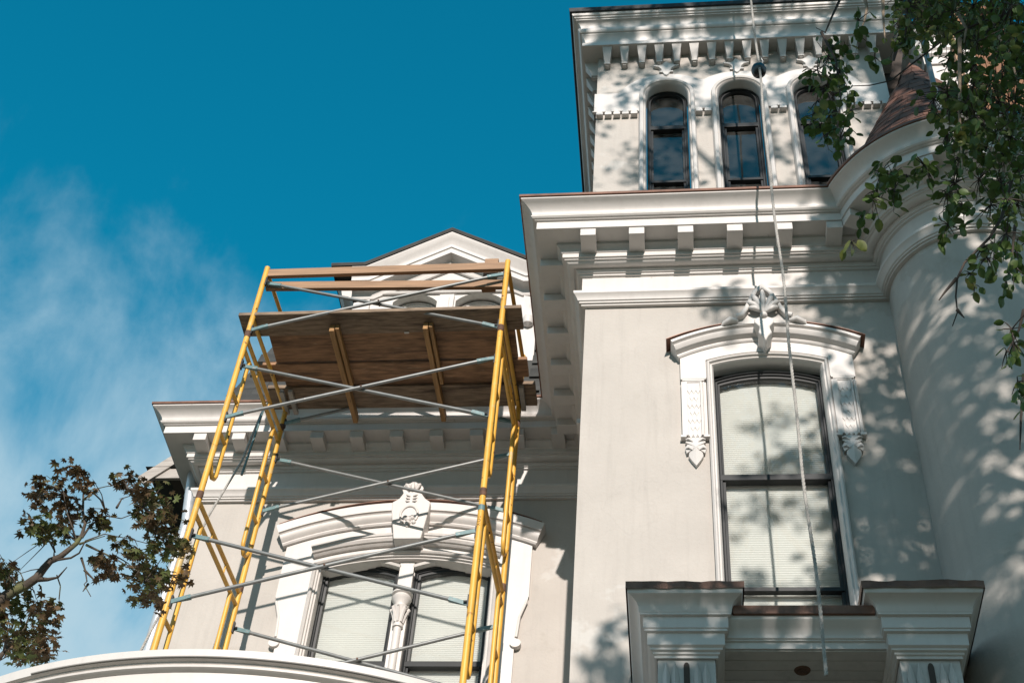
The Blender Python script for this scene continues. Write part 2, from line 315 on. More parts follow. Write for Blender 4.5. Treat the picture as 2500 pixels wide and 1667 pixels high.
# --- generic double-hung arched window: sash frame, rails, glass, blind
def pane_strip(cx, h, zb, zs, rise, Y, mb=None, n=14, ztop=None):
    mb = mb or MB(); xs = [cx-h*math.cos(math.pi*i/n) for i in range(n+1)]
    for a, b in zip(xs, xs[1:]):
        za = arch_z(a, cx, h, zs, rise) if ztop is None else ztop; zc = arch_z(b, cx, h, zs, rise) if ztop is None else ztop
        mb.add([(a, Y, zb), (b, Y, zb), (b, Y, zc), (a, Y, za)], [(0, 1, 2, 3)])
    return mb
def arch_path(cx, h, zb, zs, rise, n=18): return [(cx-h, zb)]+arc(cx, h, zs, rise, n)+[(cx+h, zb)]
def window(cx, h, zb, zs, rise, Y, rail, t=.045, blind=None, glass='glass', room=.6, low=None, bdrop=0, sm='sash'):
    w_ = MB().sweep(arch_path(cx, h, zb, zs, rise), [(0, -.10), (0, .02), (-.012, .024), (-.016, .01), (-.028, .01), (-.032, -.004), (-t, -.008), (-t, -.10)], XZ(Y), flip=False).build('window', sm, H, smooth=25)
    MB().box(cx-h+.01, cx+h-.01, Y-.012, Y+.05, rail-.026, rail+.026).build('meeting_rail', 'sash', w_, bevel=.004)
    MB().box(cx-h+.02, cx-h+.05, Y+.004, Y+.05, zb, rail).box(cx+h-.05, cx+h-.02, Y+.004, Y+.05, zb, rail).build('stile', 'sash', w_)
    if low: MB().box(cx-h+.01, cx+h-.01, Y-.006, Y+.04, low-.014, low+.014).build('bottom_rail', 'sash', w_)
    pane_strip(cx, h-.03, rail, zs-.03, rise, Y+.022).build('pane', glass, w_, recalc=False)
    pane_strip(cx, h-.03, zb, 0, .1, Y+.036, ztop=rail).build('pane', glass, w_, recalc=False)
    if blind:
        b = MB(); zt = zs+rise-bdrop; k = int((zt-blind)/.019)
        for i in range(k):
            z = zt-i*.019
            b.add([(cx-h+.002, Y+.072, z), (cx+h-.002, Y+.072, z), (cx+h-.002, Y+.067, z-.0095), (cx-h+.002, Y+.067, z-.0095)], [(0, 1, 2, 3)])
            b.add([(cx-h+.002, Y+.067, z-.0095), (cx+h-.002, Y+.067, z-.0095), (cx+h-.002, Y+.072, z-.019), (cx-h+.002, Y+.072, z-.019)], [(0, 1, 2, 3)])
        b.build('blind', 'blind', w_)
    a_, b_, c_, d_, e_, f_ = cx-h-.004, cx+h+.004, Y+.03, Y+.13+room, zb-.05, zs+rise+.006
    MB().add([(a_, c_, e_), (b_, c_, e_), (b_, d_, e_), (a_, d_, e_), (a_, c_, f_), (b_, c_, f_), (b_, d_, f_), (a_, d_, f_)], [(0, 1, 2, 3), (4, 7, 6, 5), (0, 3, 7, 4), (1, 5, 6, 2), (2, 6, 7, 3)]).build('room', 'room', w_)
    return w_
# --- big window of the projecting wing
wd = window(.688, .388, 6.0, 9.02, .083, YR+.085, 8.09, .045, 6.1, low=7.16)
MB().sweep(arch_path(.685, .434, 6.0, 9.12, .08), [(.0, .03), (-.012, .045), (-.022, .04), (-.03, .02), (-.04, .022), (-.052, .0), (-.056, -.07), (-.052, -.1), (0, -.1)], XZ(YR), flip=False).build('jamb_moulding', 'trim', H, smooth=35)
cx = .680
surr = wall_open(.066, 1.292, 8.935, 9.3, YR-.042, [(cx+.004, .435, 0, 9.12, .08)], .05, top=lambda x: arch_z(x, cx, .7, 9.135, .175))
for a, b in ((.066, .245), (1.123, 1.292)):
    surr.box(a, b, YR-.042, YR+.01, 8.925, 8.936)
    surr.box(a+.012, b-.012, YR-.04, YR+.01, 8.912, 8.925).box(a+.03, b-.03, YR-.036, YR+.01, 8.902, 8.912)
surr.add([(.066, YR-.042, 8.936), (.066, YR+.01, 8.936), (.066, YR+.01, 9.17), (.066, YR-.042, 9.17)], [(0, 1, 2, 3)])
surr.add([(1.292, YR-.042, 8.936), (1.292, YR+.01, 8.936), (1.292, YR+.01, 9.17), (1.292, YR-.042, 9.17)], [(0, 1, 2, 3)])
surr.build('window_surround', 'trim', H)
hp = [(-.012, 0), (-.012, .05), (.0, .06), (.004, .052), (.016, .055), (.022, .07), (.03, .095), (.05, .112), (.066, .118), (.07, .126), (.074, .112), (.082, .112), (.086, .13), (.108, .132), (.11, 0)]
MB().sweep(arc(cx, .628, 9.15, .165, 24), hp, XZ(YR), flip=False).build('hood_moulding', 'trim', H, smooth=30)
MB().sweep(arc(cx, .70, 9.236, .178, 24), [(.022, 0), (.022, .133), (.027, .134), (.028, 0)], XZ(YR), flip=False).build('hood_flashing', 'copper', H, smooth=30)
for sx in (.156, 1.207):
    p = MB().box(sx-.088, sx+.088, YR-.030, YR+.01, 8.375, 8.905)
    p.box(sx-.088, sx-.045, YR-.045, YR-.029, 8.375, 8.90).box(sx+.045, sx+.058, YR-.048, YR-.029, 8.375, 8.90).box(sx+.065, sx+.076, YR-.042, YR-.029, 8.375, 8.90)
    pil = p.box(sx-.1, sx-.06, YR-.05, YR+.01, 8.355, 8.376).box(sx+.06, sx+.1, YR-.05, YR+.01, 8.355, 8.376).build('bracket_panel', 'trim', H, bevel=.003)
    sc = MB()
    for r_ in range(7):                                  # overlapping scale ornament
        for c_ in range(2 if r_ % 2 else 3):
            ux = sx+(c_-(.5 if r_ % 2 else 1))*.03; uz = 8.87-r_*.072; w2 = .0148 if r_ % 2 else .0148
            pts = [(ux-w2, uz), (ux-w2, uz-.05), (ux, uz-.085), (ux+w2, uz-.05), (ux+w2, uz)]
            sc.add([(x, YR-.031-(.0045 if z < uz-.01 else .001), z) for x, z in pts]+[(x, YR-.029, z) for x, z in pts], [(0, 1, 2, 3, 4)]+[(i, (i+1) % 5, (i+1) % 5+5, i+5) for i in range(5)])
    sc.build('scale_carving', 'trim', pil)
    lf = [(0, .0), (.055, -.005), (.068, -.05), (.05, -.06), (.072, -.10), (.062, -.15), (.045, -.14), (.05, -.175), (.03, -.215), (0, -.262)]
    pts = [(sx+x, 8.37+z) for x, z in lf]+[(sx-x, 8.37+z) for x, z in lf[-2:0:-1]]
    dl = MB(); n_ = len(pts); cen = (sx, YR-.062, 8.25)
    dl.add([cen]+[(x, YR-.03, z) for x, z in pts]+[(x, YR+.005, z) for x, z in pts], [(0, 1+i, 1+(i+1) % n_) for i in range(n_)]+[(1+i, 1+n_+i, 1+n_+(i+1) % n_, 1+(i+1) % n_) for i in range(n_)])
    for k_ in range(2):
        for s_ in (-1, 1): dl.tube([(sx+s_*.02, YR-.05, 8.31-k_*.08), (sx+s_*.045, YR-.05, 8.335-k_*.08), (sx+s_*.064, YR-.036, 8.34-k_*.08)], [.003, .008, .007], 6)
    dl.build('leaf_drop', 'trim', pil)
# carved crest over the hood
cr_ = MB(); yc = YR-.1
out = [(-.30, 9.43), (-.22, 9.455), (-.17, 9.475), (-.13, 9.53), (-.09, 9.63), (-.06, 9.72), (0, 9.79)]
pp = [(cx+.005+x, z) for x, z in out]+[(cx+.005-x, z) for x, z in out[-2::-1]]
cr_.plate(pp+[(cx+.305, 9.40), (cx, 9.40), (cx-.295, 9.40)], YR-.135, YR-.10)
rim = [(-.20, 9.445), (-.16, 9.46), (-.125, 9.52), (-.085, 9.625), (-.055, 9.705), (0, 9.765)]
rr = [(cx+.005+x, z) for x, z in rim]+[(cx+.005-x, z) for x, z in rim[-2::-1]]
cr_.sweep(rr, [(-.016, 0), (-.016, .05), (-.008, .056), (.012, .056), (.018, .05), (.018, 0)], XZ(YR-.128))
crest = cr_.build('crest', 'trim', H, smooth=35)
for a_ in (-68, -46, -23, 0, 23, 46, 68):
    L_ = .25 if a_ == 0 else (.215 if abs(a_) < 30 else (.165 if abs(a_) < 50 else .12)); d = Vector((math.sin(R(a_)), 0, math.cos(R(a_))))
    base = Vector((cx+.005, YR-.165, 9.475)); pts = [base+d*L_*t+Vector((0, -.03*math.sin(t*2.6), 0)) for t in (0, .3, .6, .85, 1)]
    MB().tube(pts, [.010, .017, .022, .016, .003], 8).build('palmette_leaf', 'trim', crest, smooth=50)
for s_ in (-1, 1):
    MB().tube([(cx+s_*.19, YR-.135, 9.425), (cx+s_*.24, YR-.155, 9.42), (cx+s_*.285, YR-.14, 9.40), (cx+s_*.31, YR-.12, 9.385)], [.02, .026, .02, .006], 8).build('scroll_leaf', 'trim', crest, smooth=50)
dk = MB().plate([(cx-.07, 9.40), (cx-.072, 9.36), (cx-.035, 9.31), (cx-.05, 9.25), (cx-.02, 9.21), (cx, 9.165), (cx+.02, 9.21), (cx+.05, 9.25), (cx+.035, 9.31), (cx+.072, 9.36), (cx+.07, 9.40), (cx, 9.435)], YR-.185, YR-.03)
dk.lathe((cx, YR-.19), [(.001, 9.40), (.022, 9.405), (.03, 9.425), (.022, 9.445), (.001, 9.45)], 12)
dk.build('keystone_drop', 'trim', crest, bevel=.012)

# --- paired window of the recessed wing
for c_ in (-2.663, -1.862):
    window(c_, .338, 6.4, 9.052, .068, YL+.10, 8.13, .05, 6.6, bdrop=.0)
MB().sweep([(-3.07+.03, 6.5)]+arc(-2.263, .777, 9.04, .125, 20)+[(-1.456-.03, 6.5)], [(.02, 0), (.02, .045), (.0, .06), (-.012, .05), (-.016, .03), (-.03, .03), (-.034, .01), (-.048, .012), (-.05, -.02), (-.05, -.12), (.02, -.12)], XZ(YL)).build('jamb_moulding', 'trim_old', H, smooth=30)
mul = MB().box(-2.325, -2.205, YL+.03, YL+.2, 6.4, 9.2)
for c_ in (-2.663, -1.862):
    pth = arc(c_, .338, 9.052, .068, 14)
    mul.sweep(pth, [(0, 0), (0, .05), (.02, .06), (.028, .03), (.05, .03), (.055, 0)], XZ(YL+.07))
mul.build('mullion', 'trim', H, smooth=30)
tp = wall_open(-3.05, -1.476, 9.0, 9.17, YL+.075, [(-2.663, .338, 0, 9.052, .068), (-1.862, .338, 0, 9.052, .068)], .05, top=lambda x: arch_z(x, -2.263, .79, 9.04, .125)+.01)
tp.build('tympanum', 'trim', H)
cn = MB().lathe((-2.265, YL+.015), [(.001, 6.4), (.032, 6.4), (.032, 8.42), (.045, 8.425), (.045, 8.45), (.034, 8.455), (.036, 8.50), (.045, 8.55), (.062, 8.60), (.07, 8.62), (.05, 8.632), (.05, 8.65), (.075, 8.68), (.085, 8.71), (.07, 8.735), (.088, 8.745), (.088, 8.76), (.001, 8.765)], 20)
for k_ in range(8):
    a_ = k_*math.pi/4; d = Vector((math.cos(a_), math.sin(a_), 0)); b_ = Vector((-2.265, YL+.015, 8.47))
    cn.tube([b_+d*.034, b_+d*.05+Vector((0, 0, .08)), b_+d*.078+Vector((0, 0, .135)), b_+d*.085+Vector((0, 0, .12))], [.012, .015, .013, .008], 6)
cn.build('colonnette', 'trim', H, smooth=40)
# surround with ears
ax_ = -2.265
half = [(1.065, 9.27), (1.065, 8.72), (1.055, 8.66), (1.02, 8.58), (.995, 8.48), (.985, 8.35), (.975, 8.2), (.975, 6.0)]
sv = MB()
def sx_top(x): return arch_z(x, ax_, 1.07, 9.25, .235)
wall_open(ax_-1.065, ax_+1.065, 8.7, 9.3, YL-.032, [(ax_+.002, .79, 0, 9.05, .128)], .05, mb=sv, top=sx_top)
for s_ in (-1, 1):
    poly = [(ax_+s_*x, z) for x, z in [(1.065, 8.72), (1.055, 8.66), (1.02, 8.58), (.995, 8.48), (.985, 8.35), (.975, 8.2), (.975, 6.0), (.788, 6.0), (.788, 8.72)]]
    sv.plate(poly, YL-.0325, YL+.01)
    x = ax_+s_*1.065; sv.add([(x, YL-.032, 8.7), (x, YL+.01, 8.7), (x, YL+.01, 9.27), (x, YL-.032, 9.27)], [(0, 1, 2, 3)])
    pts = [(ax_+s_*(.985+.045*math.cos(t)), 8.235+.04*math.sin(t)) for t in [2*math.pi*k_/16 for k_ in range(16)]]
    sv.plate(pts, YL-.055, YL)
    sv.tube([(ax_+s_*1.05, YL-.03, 8.66), (ax_+s_*1.0, YL-.03, 8.5), (ax_+s_*.985, YL-.035, 8.3)], .012, 8)
sv.build('window_surround', 'trim', H)
hq = [(-.01, 0), (-.01, .055), (.004, .066), (.008, .055), (.02, .058), (.04, .085), (.06, .098), (.08, .1), (.088, .108), (.09, .094), (.098, .094), (.1, .118), (.175, .13), (.178, 0)]
MB().sweep(arc(ax_, 1.10, 9.235, .235, 30), hq, XZ(YL)).build('hood_moulding', 'trim', H, smooth=30)
MB().sweep(arc(ax_, 1.14, 9.40, .262, 30), [(.01, 0), (.01, .133), (.015, .134), (.016, 0)], XZ(YL)).build('hood_flashing', 'copper', H, smooth=30)
MB().sweep(arc(ax_, .80, 9.10, .13, 26), [(0, 0), (0, .04), (.012, .055), (.02, .05), (.024, .07), (.045, .085), (.06, .085), (.064, .095), (.085, .10), (.087, 0)], XZ(YL-.02)).build('head_moulding', 'trim_old', H, smooth=30)
# keystone
ks = MB(); y0, y1 = YL-.185, YL
fr = [(-.165, 9.60), (-.16, 9.50), (-.105, 9.195), (.13, 9.195), (.165, 9.50), (.17, 9.60), (.12, 9.64), (.08, 9.70), (.095, 9.76), (.07, 9.80), (.03, 9.82), (0, 9.86), (-.03, 9.82), (-.08, 9.80), (-.10, 9.76), (-.08, 9.70), (-.11, 9.64)]
ks.plate([(ax_+x, z) for x, z in fr], y0, y1)
key = ks.build('keystone', 'trim', H, bevel=.008)
kd = MB()
loop = [(ax_+.075*math.cos(t), 9.45+.10*math.sin(t)) for t in [R(-35+250*k_/14) for k_ in range(15)]]
kd.tube([(x, y0-.004, z) for x, z in loop], .011, 8); kd.build('carved_loop', 'trim', key, smooth=50)
for k_ in range(3):
    for s_ in (-1, 1): MB().tube([(ax_+s_*.012, y0-.006, 9.605+.028*k_), (ax_+s_*.035, y0-.01, 9.60+.034*k_), (ax_+s_*.05, y0, 9.615+.034*k_)], [.005, .009, .004], 6).build('carved_leaf', 'trim', key, smooth=50)
for x, z, r_ in ((-.03, 9.42, .025), (.03, 9.42, .025), (0, 9.40, .03), (-.05, 9.37, .022), (.05, 9.37, .022), (0, 9.36, .028), (0, 9.33, .018)):
    MB().lathe((ax_+x, y0), [(.001, z-r_), (r_*.7, z-r_*.7), (r_, z), (r_*.7, z+r_*.7), (.001, z+r_)], 10).build('carved_fruit', 'trim', key, smooth=50)
for x in (-.05, 0, .05):
    MB().tube([(ax_+x*.5, y0-.005, 9.72), (ax_+x, y0-.02, 9.77), (ax_+x*1.3, y0-.012, 9.81-abs(x)*.3)], [.012, .022, .008], 8).build('carved_leaf', 'trim', key, smooth=50)

# --- tower
TX0, TX1, TYb = -.625, 1.985, 10.4
tw = [(.015, .19), (.665, .19), (1.335, .19)]
wall_open(TX0, TX1, 10.3, 13.45, YT, [(c_, h_, 10.9, 12.68, .19) for c_, h_ in tw], .13, n=16).build('wall', 'stucco', H)
for x in (TX0, TX1): MB().add([(x, YT, 10.3), (x, TYb, 10.3), (x, TYb, 13.9), (x, YT, 13.9)], [(0, 1, 2, 3)]).build('wall', 'stucco', H)
tprof = [(0, 13.40), (.146, 13.40), (.146, 13.452), (.118, 13.456), (.118, 13.475), (.12, 13.50), (.13, 13.54), (.15, 13.572), (.158, 13.58), (.158, 13.592), (.172, 13.596), (.186, 13.612), (.19, 13.632), (.184, 13.65), (.17, 13.66),
         (.165, 13.665), (.165, 13.70), (.178, 13.73), (.2, 13.752), (.214, 13.757), (.214, 13.772), (.228, 13.775), (.228, 13.795), (.242, 13.80), (.25, 13.815), (.252, 13.83)]
tpath = [(TX0, TYb), (TX0, YT), (TX1, YT), (TX1, TYb)]
MB().sweep(tpath, tprof, XY, flip=True).build('tower_cornice', 'trim', H, smooth=32)
MB().sweep(tpath, [(.2, 13.83), (.272, 13.8305), (.28, 13.88), (.25, 13.90), (0, 13.93)], XY, flip=True).build('tower_roof_edge', 'sash', H)
bk = MB()
bk.add([(-.046, -.132, 0), (.046, -.132, 0), (.046, .01, 0), (-.046, .01, 0), (-.022, -.055, -.185), (.022, -.055, -.185), (.022, .01, -.185), (-.022, .01, -.185)],
       [(0, 1, 2, 3), (4, 7, 6, 5), (0, 4, 5, 1), (1, 5, 6, 2), (2, 6, 7, 3), (3, 7, 4, 0)])
bk.box(-.028, .028, -.064, .01, -.201, -.184).box(-.015, .015, -.05, .01, -.213, -.2)
bkt = bk.build('tower_bracket', 'trim_old', H); bkt.location = (-.535, YT, 13.402)
for i in range(1, 16): copy_at(bkt, (-.535+.1633*i, YT, 13.402), H)
for i in range(9): copy_at(bkt, (TX0, YT+.09+.1633*i, 13.402), H, R(-90))
def ttop(x):
    z = 12.76
    for c_, h_ in tw:
        if abs(x-c_) < .46: z = max(z, 12.60+math.sqrt(.2116-(x-c_)**2)*.98)
    return z
fld = wall_open(TX0-.018, TX1-.003, 12.455, 13.2, YT-.018, [(c_, .2, 0, 12.68, .2) for c_, h_ in tw], .03, n=16, top=ttop)
fld.add([(TX0-.018, YT-.018, 12.455), (TX0-.018, YT+1.2, 12.455), (TX0-.018, YT+1.2, 12.76), (TX0-.018, YT-.018, 12.76)], [(0, 1, 2, 3)])
fld.build('arcade_band', 'trim', H)
# small notched blocks hanging from the band
tth = MB().add([(-.018, -.03, 0), (.018, -.03, 0), (.03, -.045, -.055), (.03, -.045, -.078), (-.03, -.045, -.078), (-.03, -.045, -.055), (-.018, .01, 0), (.018, .01, 0), (.03, .01, -.055), (.03, .01, -.078), (-.03, .01, -.078), (-.03, .01, -.055)],
               [(0, 1, 2, 5), (5, 2, 3, 4), (0, 6, 7, 1), (1, 7, 8, 2), (2, 8, 9, 3), (3, 9, 10, 4), (4, 10, 11, 5), (5, 11, 6, 0)]).build('notched_block', 'trim', H)
xs_ = [-.59+.0775*i for i in range(5)]+[.30, .378]+[.962, 1.04]+[1.62+.0775*i for i in range(5)]
tth.location = (xs_[0], YT-.005, 12.455)
for x in xs_[1:]: copy_at(tth, (x, YT-.005, 12.455), H)
MB().box(TX0-.03, tw[0][0]-.26, YT-.03, YT, 12.449, 12.46).box(.28, .40, YT-.03, YT, 12.449, 12.46).box(.94, 1.06, YT-.03, YT, 12.449, 12.46).box(1.6, TX1, YT-.03, YT, 12.449, 12.46).build('band_fillet', 'trim', H)
for c_, h_ in tw:
    MB().sweep(arch_path(c_, .2, 10.6, 12.68, .2, 22), [(-.012, -.1), (-.012, .02), (-.002, .038), (.008, .03), (.014, .05), (.028, .058), (.042, .05), (.05, .03), (.056, 0)], XZ(YT-.004)).build('arch_moulding', 'trim', H, smooth=35)
    window(c_, .178, 10.8, 12.69, .178, YT+.075, 12.30, .034, None, 'glass_sky', low=11.50)
    # pendant over the arch
    q = [(0, 13.245), (.035, 13.205), (.095, 13.185), (.12, 13.195), (.115, 13.17), (.07, 13.155), (.045, 13.12), (.04, 13.085), (.065, 13.085), (.065, 13.065), (.035, 13.065), (.02, 13.03), (0, 13.01)]
    MB().plate([(c_+x, z) for x, z in q]+[(c_-x, z) for x, z in q[-2:0:-1]], YT-.035, YT-.002).build('pendant', 'trim', H, bevel=.004)
# --- turret roof: overlapping courses, and a half-built white dormer on it
tr = MB().lathe(TC, [(.95, 10.56), (.0, 12.94)], 48, R(120), R(420)).build('turret_roof', 'slate_brown', H)
slopes = [(.94-.94*t, 10.585+2.36*t) for t in [i/17 for i in range(17)]]
for i, (r0, z0) in enumerate(slopes[:-1]):
    r1, z1 = slopes[i+1]; nseg = max(6, int(r0*30))
    for k_ in range(nseg):
        a0 = R(140)+R(230)*k_/nseg+(i % 2)*.06; a1 = a0+R(230)/nseg*.97
        if .5*(a0+a1) > R(345): continue
        am = .5*(a0+a1); MB().add([(TC[0]+(r0+.010)*math.cos(a0), TC[1]+(r0+.010)*math.sin(a0), z0), (TC[0]+(r0+.010)*math.cos(a1), TC[1]+(r0+.010)*math.sin(a1), z0),
                  (TC[0]+(r1+.006)*math.cos(a1), TC[1]+(r1+.006)*math.sin(a1), z1), (TC[0]+(r1+.006)*math.cos(a0), TC[1]+(r1+.006)*math.sin(a0), z1),
                  (TC[0]+r0*math.cos(am), TC[1]+r0*math.sin(am), z0)], [(0, 1, 2, 3), (0, 4, 1)]).build('shingle', 'slate_brown', tr)
dm = MB().box(2.36, 2.8, 7.2, 8.2, 12.6, 13.05)
dm.sweep([(2.36, 8.2), (2.36, 7.2), (2.8, 7.2)], [(0, 12.95), (.02, 12.95), (.02, 13.06), (.05, 13.08), (.05, 13.12), (.07, 13.14), (.09, 13.22), (.09, 13.27), (.12, 13.30), (.14, 13.36), (.14, 13.40), (0, 13.42)], XY, flip=True).build('roof_dormer', 'trim', H)
MB().box(2.04, 3.2, 8.3, 8.5, 10.6, 14.6).build('rear_wall', 'wood_dark', H)  # invented wall, its dark brown stands in for the shaded gap
MB().box(2.03, 2.36, 7.55, 8.2, 10.6, 14.15).box(2.0, 2.39, 7.52, 8.23, 14.15, 14.25).build('dark_gap_block', 'wood_dark', H, bevel=.01)  # invented dark block that fills the dark gap beside the tower
# --- mansard over the recessed wing
ms = MB()
mb_, mt_ = (9.16, 10.55), (9.62, 12.05)
ms.add([(-4.28, *mb_), (X0, *mb_), (X0, *mt_), (-4.03, *mt_), (-4.03, 13.5, mt_[1]), (-4.28, 14, mb_[1]), (X0, 13.5, mt_[1]+.05)], [(0, 1, 2, 3), (0, 3, 4, 5), (3, 2, 6, 4)])
mans = ms.build('mansard_roof', 'slate', H)
dy, dz = mt_[0]-mb_[0], mt_[1]-mb_[1]; Ls = math.hypot(dy, dz)
shg = MB(); shg.obox((0, 0, 0), (.118, 0, 0), (0, dy/Ls*.085, dz/Ls*.085), (0, -dz/Ls*.006, dy/Ls*.006))
sh0 = None
for i in range(11):
    t = (i+.5)/11; y_, z_ = mb_[0]+dy*t-.018, mb_[1]+dz*t+.006
    hipx = -4.28+.25*t
    for k_ in range(16):
        x = -4.22+.24*k_+(.12 if i % 2 else 0)
        if x < hipx+.10 or x > X0-.02 or -3.15 < x < -1.25: continue
        if sh0 is None: sh0 = shg.build('shingle', 'slate', mans); sh0.location = (x, y_, z_)
        else: copy_at(sh0, (x+random.uniform(-.006, .006), y_+random.uniform(-.004, .004), z_), mans)
MB().box(-1.2, X0-.02, 9.05, 9.16, 10.60, 10.66).build('roof_batten', 'wood_dark', H)
# --- pedimented dormer
DC = -2.27; DY = 9.48
def dtop(x): a = abs(x-DC); return 12.62 if a > .78 else 12.62+(.78-a)*.62
wall_open(DC-.94, DC+.94, 11.2, 13, DY, [(DC-.335, .23, 11.3, 12.50, .115), (DC+.335, .245, 11.3, 12.50, .115)], .2, top=dtop).build('dormer_wall', 'trim', H)
for s_ in (-1, 1):
    MB().add([(DC+s_*.94, DY, 11.0), (DC+s_*.94, 11.5, 11.0), (DC+s_*.94, 11.5, 12.7), (DC+s_*.94, DY, 12.7)], [(0, 1, 2, 3)]).build('dormer_wall', 'trim', H)
    window(DC+s_*.335, .23, 11.2, 12.49, .11, DY+.12, 11.9, .04, 11.3, sm='trim')
    sc = MB().plate([(DC+s_*.80, 12.50), (DC+s_*.96, 12.45), (DC+s_*.97, 12.25), (DC+s_*.93, 12.18), (DC+s_*.90, 12.1), (DC+s_*.82, 12.08), (DC+s_*.78, 12.14)], DY-.05, DY+.0)
    sc.lathe((DC+s_*.86, DY-.03), [(.001, 12.05), (.05, 12.08), (.06, 12.13), (.05, 12.18), (.001, 12.2)], 14).build('dormer_scroll', 'trim', H, smooth=35)
    MB().box(DC+s_*.335-.26, DC+s_*.335+.26, DY-.02, DY, 12.66, 12.675).build('dormer_fillet', 'trim', H)
MB().box(DC-.075, DC+.075, DY-.04, DY-.001, 11.2, 12.56).box(DC-.03, DC+.03, DY-.055, DY-.039, 11.2, 12.5).build('dormer_pilaster', 'trim', H)
dpath = [(DC-1.0, 12.56), (DC-.78, 12.56), (DC, 13.045), (DC+.78, 12.56), (DC+1.0, 12.56)]
dprof = [(-.02, 0), (-.02, .02), (0, .03), (.012, .035), (.03, .05), (.045, .075), (.05, .13), (.05, .15), (.11, .15), (.115, .165), (.13, .168), (.15, .172), (.16, .18), (.20, .2), (.235, .235), (.25, .24), (.25, .0)]
MB().sweep(dpath, dprof, XZ(DY)).build('dormer_cornice', 'trim', H, smooth=30)
for s_ in (-1, 1):
    MB().sweep([(DC+s_*1.0, 11.4), (DC+s_*1.0, DY-.0)] if s_ > 0 else [(DC-1.0, DY), (DC-1.0, 11.4)], [(0, 12.56), (.03, 12.59), (.05, 12.61), (.12, 12.63), (.13, 12.67), (.14, 12.72), (.2, 12.78), (.2, 12.81), (0, 12.82)], XY).build('dormer_eave', 'trim', H, smooth=30)
MB().sweep([(DC-1.22, 12.815), (DC-.86, 12.815), (DC, 13.345), (DC+.86, 12.815), (DC+1.22, 12.815)], [(0, .25), (.028, .262), (.034, .262), (.034, -2.2), (0, -2.2)], XZ(DY)).build('dormer_roof', 'slate', H)
tri = [(DC-.62, 12.62), (DC, 12.985), (DC+.62, 12.62)]
MB().sweep(tri, [(-.02, 0), (-.018, .03), (0, .04), (.02, .03), (.022, 0)], XZ(DY), closed=True).build('pediment_moulding', 'trim', H)
MB().box(DC+.53, DC+.63, 9.36, 9.46, 13.03, 13.11).build('roof_vent', 'wood_grey', H)
MB().tube([(DC-1.14, 9.75, 12.75), (DC-1.30, 10.3, 12.55)], .035, 8).build('eave_gutter', 'zinc', H)
# --- downpipe and side eave behind the far corner
MB().tube([(-4.47, 9.62, 10.28), (-4.42, 9.62, 9.9), (-4.39, 9.62, 9.7), (-4.39, 9.62, 5)], .05, 14).build('downpipe', 'zinc', H, smooth=50)
se = MB().add([(-5.35, 11.0, 11.47), (-4.33, 11.0, 11.47), (-4.33, 14, 11.35), (-5.35, 14, 11.35), (-4.33, 11, 8), (-4.33, 14, 8)], [(0, 1, 2, 3)]).box(-5.1, -4.34, 11.25, 14, 6, 11.40).build('side_wing', 'wood_dark', H)
MB().box(-5.55, -4.5, 10.93, 10.97, 11.42, 11.55).build('fascia_board', 'wood_grey', H)
MB().obox((-5.33, 10.93, 11.67), (.30, 0, .30), (0, .025, 0), (-.045, 0, .045)).build('rake_board', 'wood_grey', H)
MB().add([(-5.62, 10.9, 11.56), (-4.33, 10.9, 11.56), (-4.33, 14, 11.62), (-5.62, 14, 11.62)], [(0, 1, 2, 3)]).build('side_roof', 'slate', H)

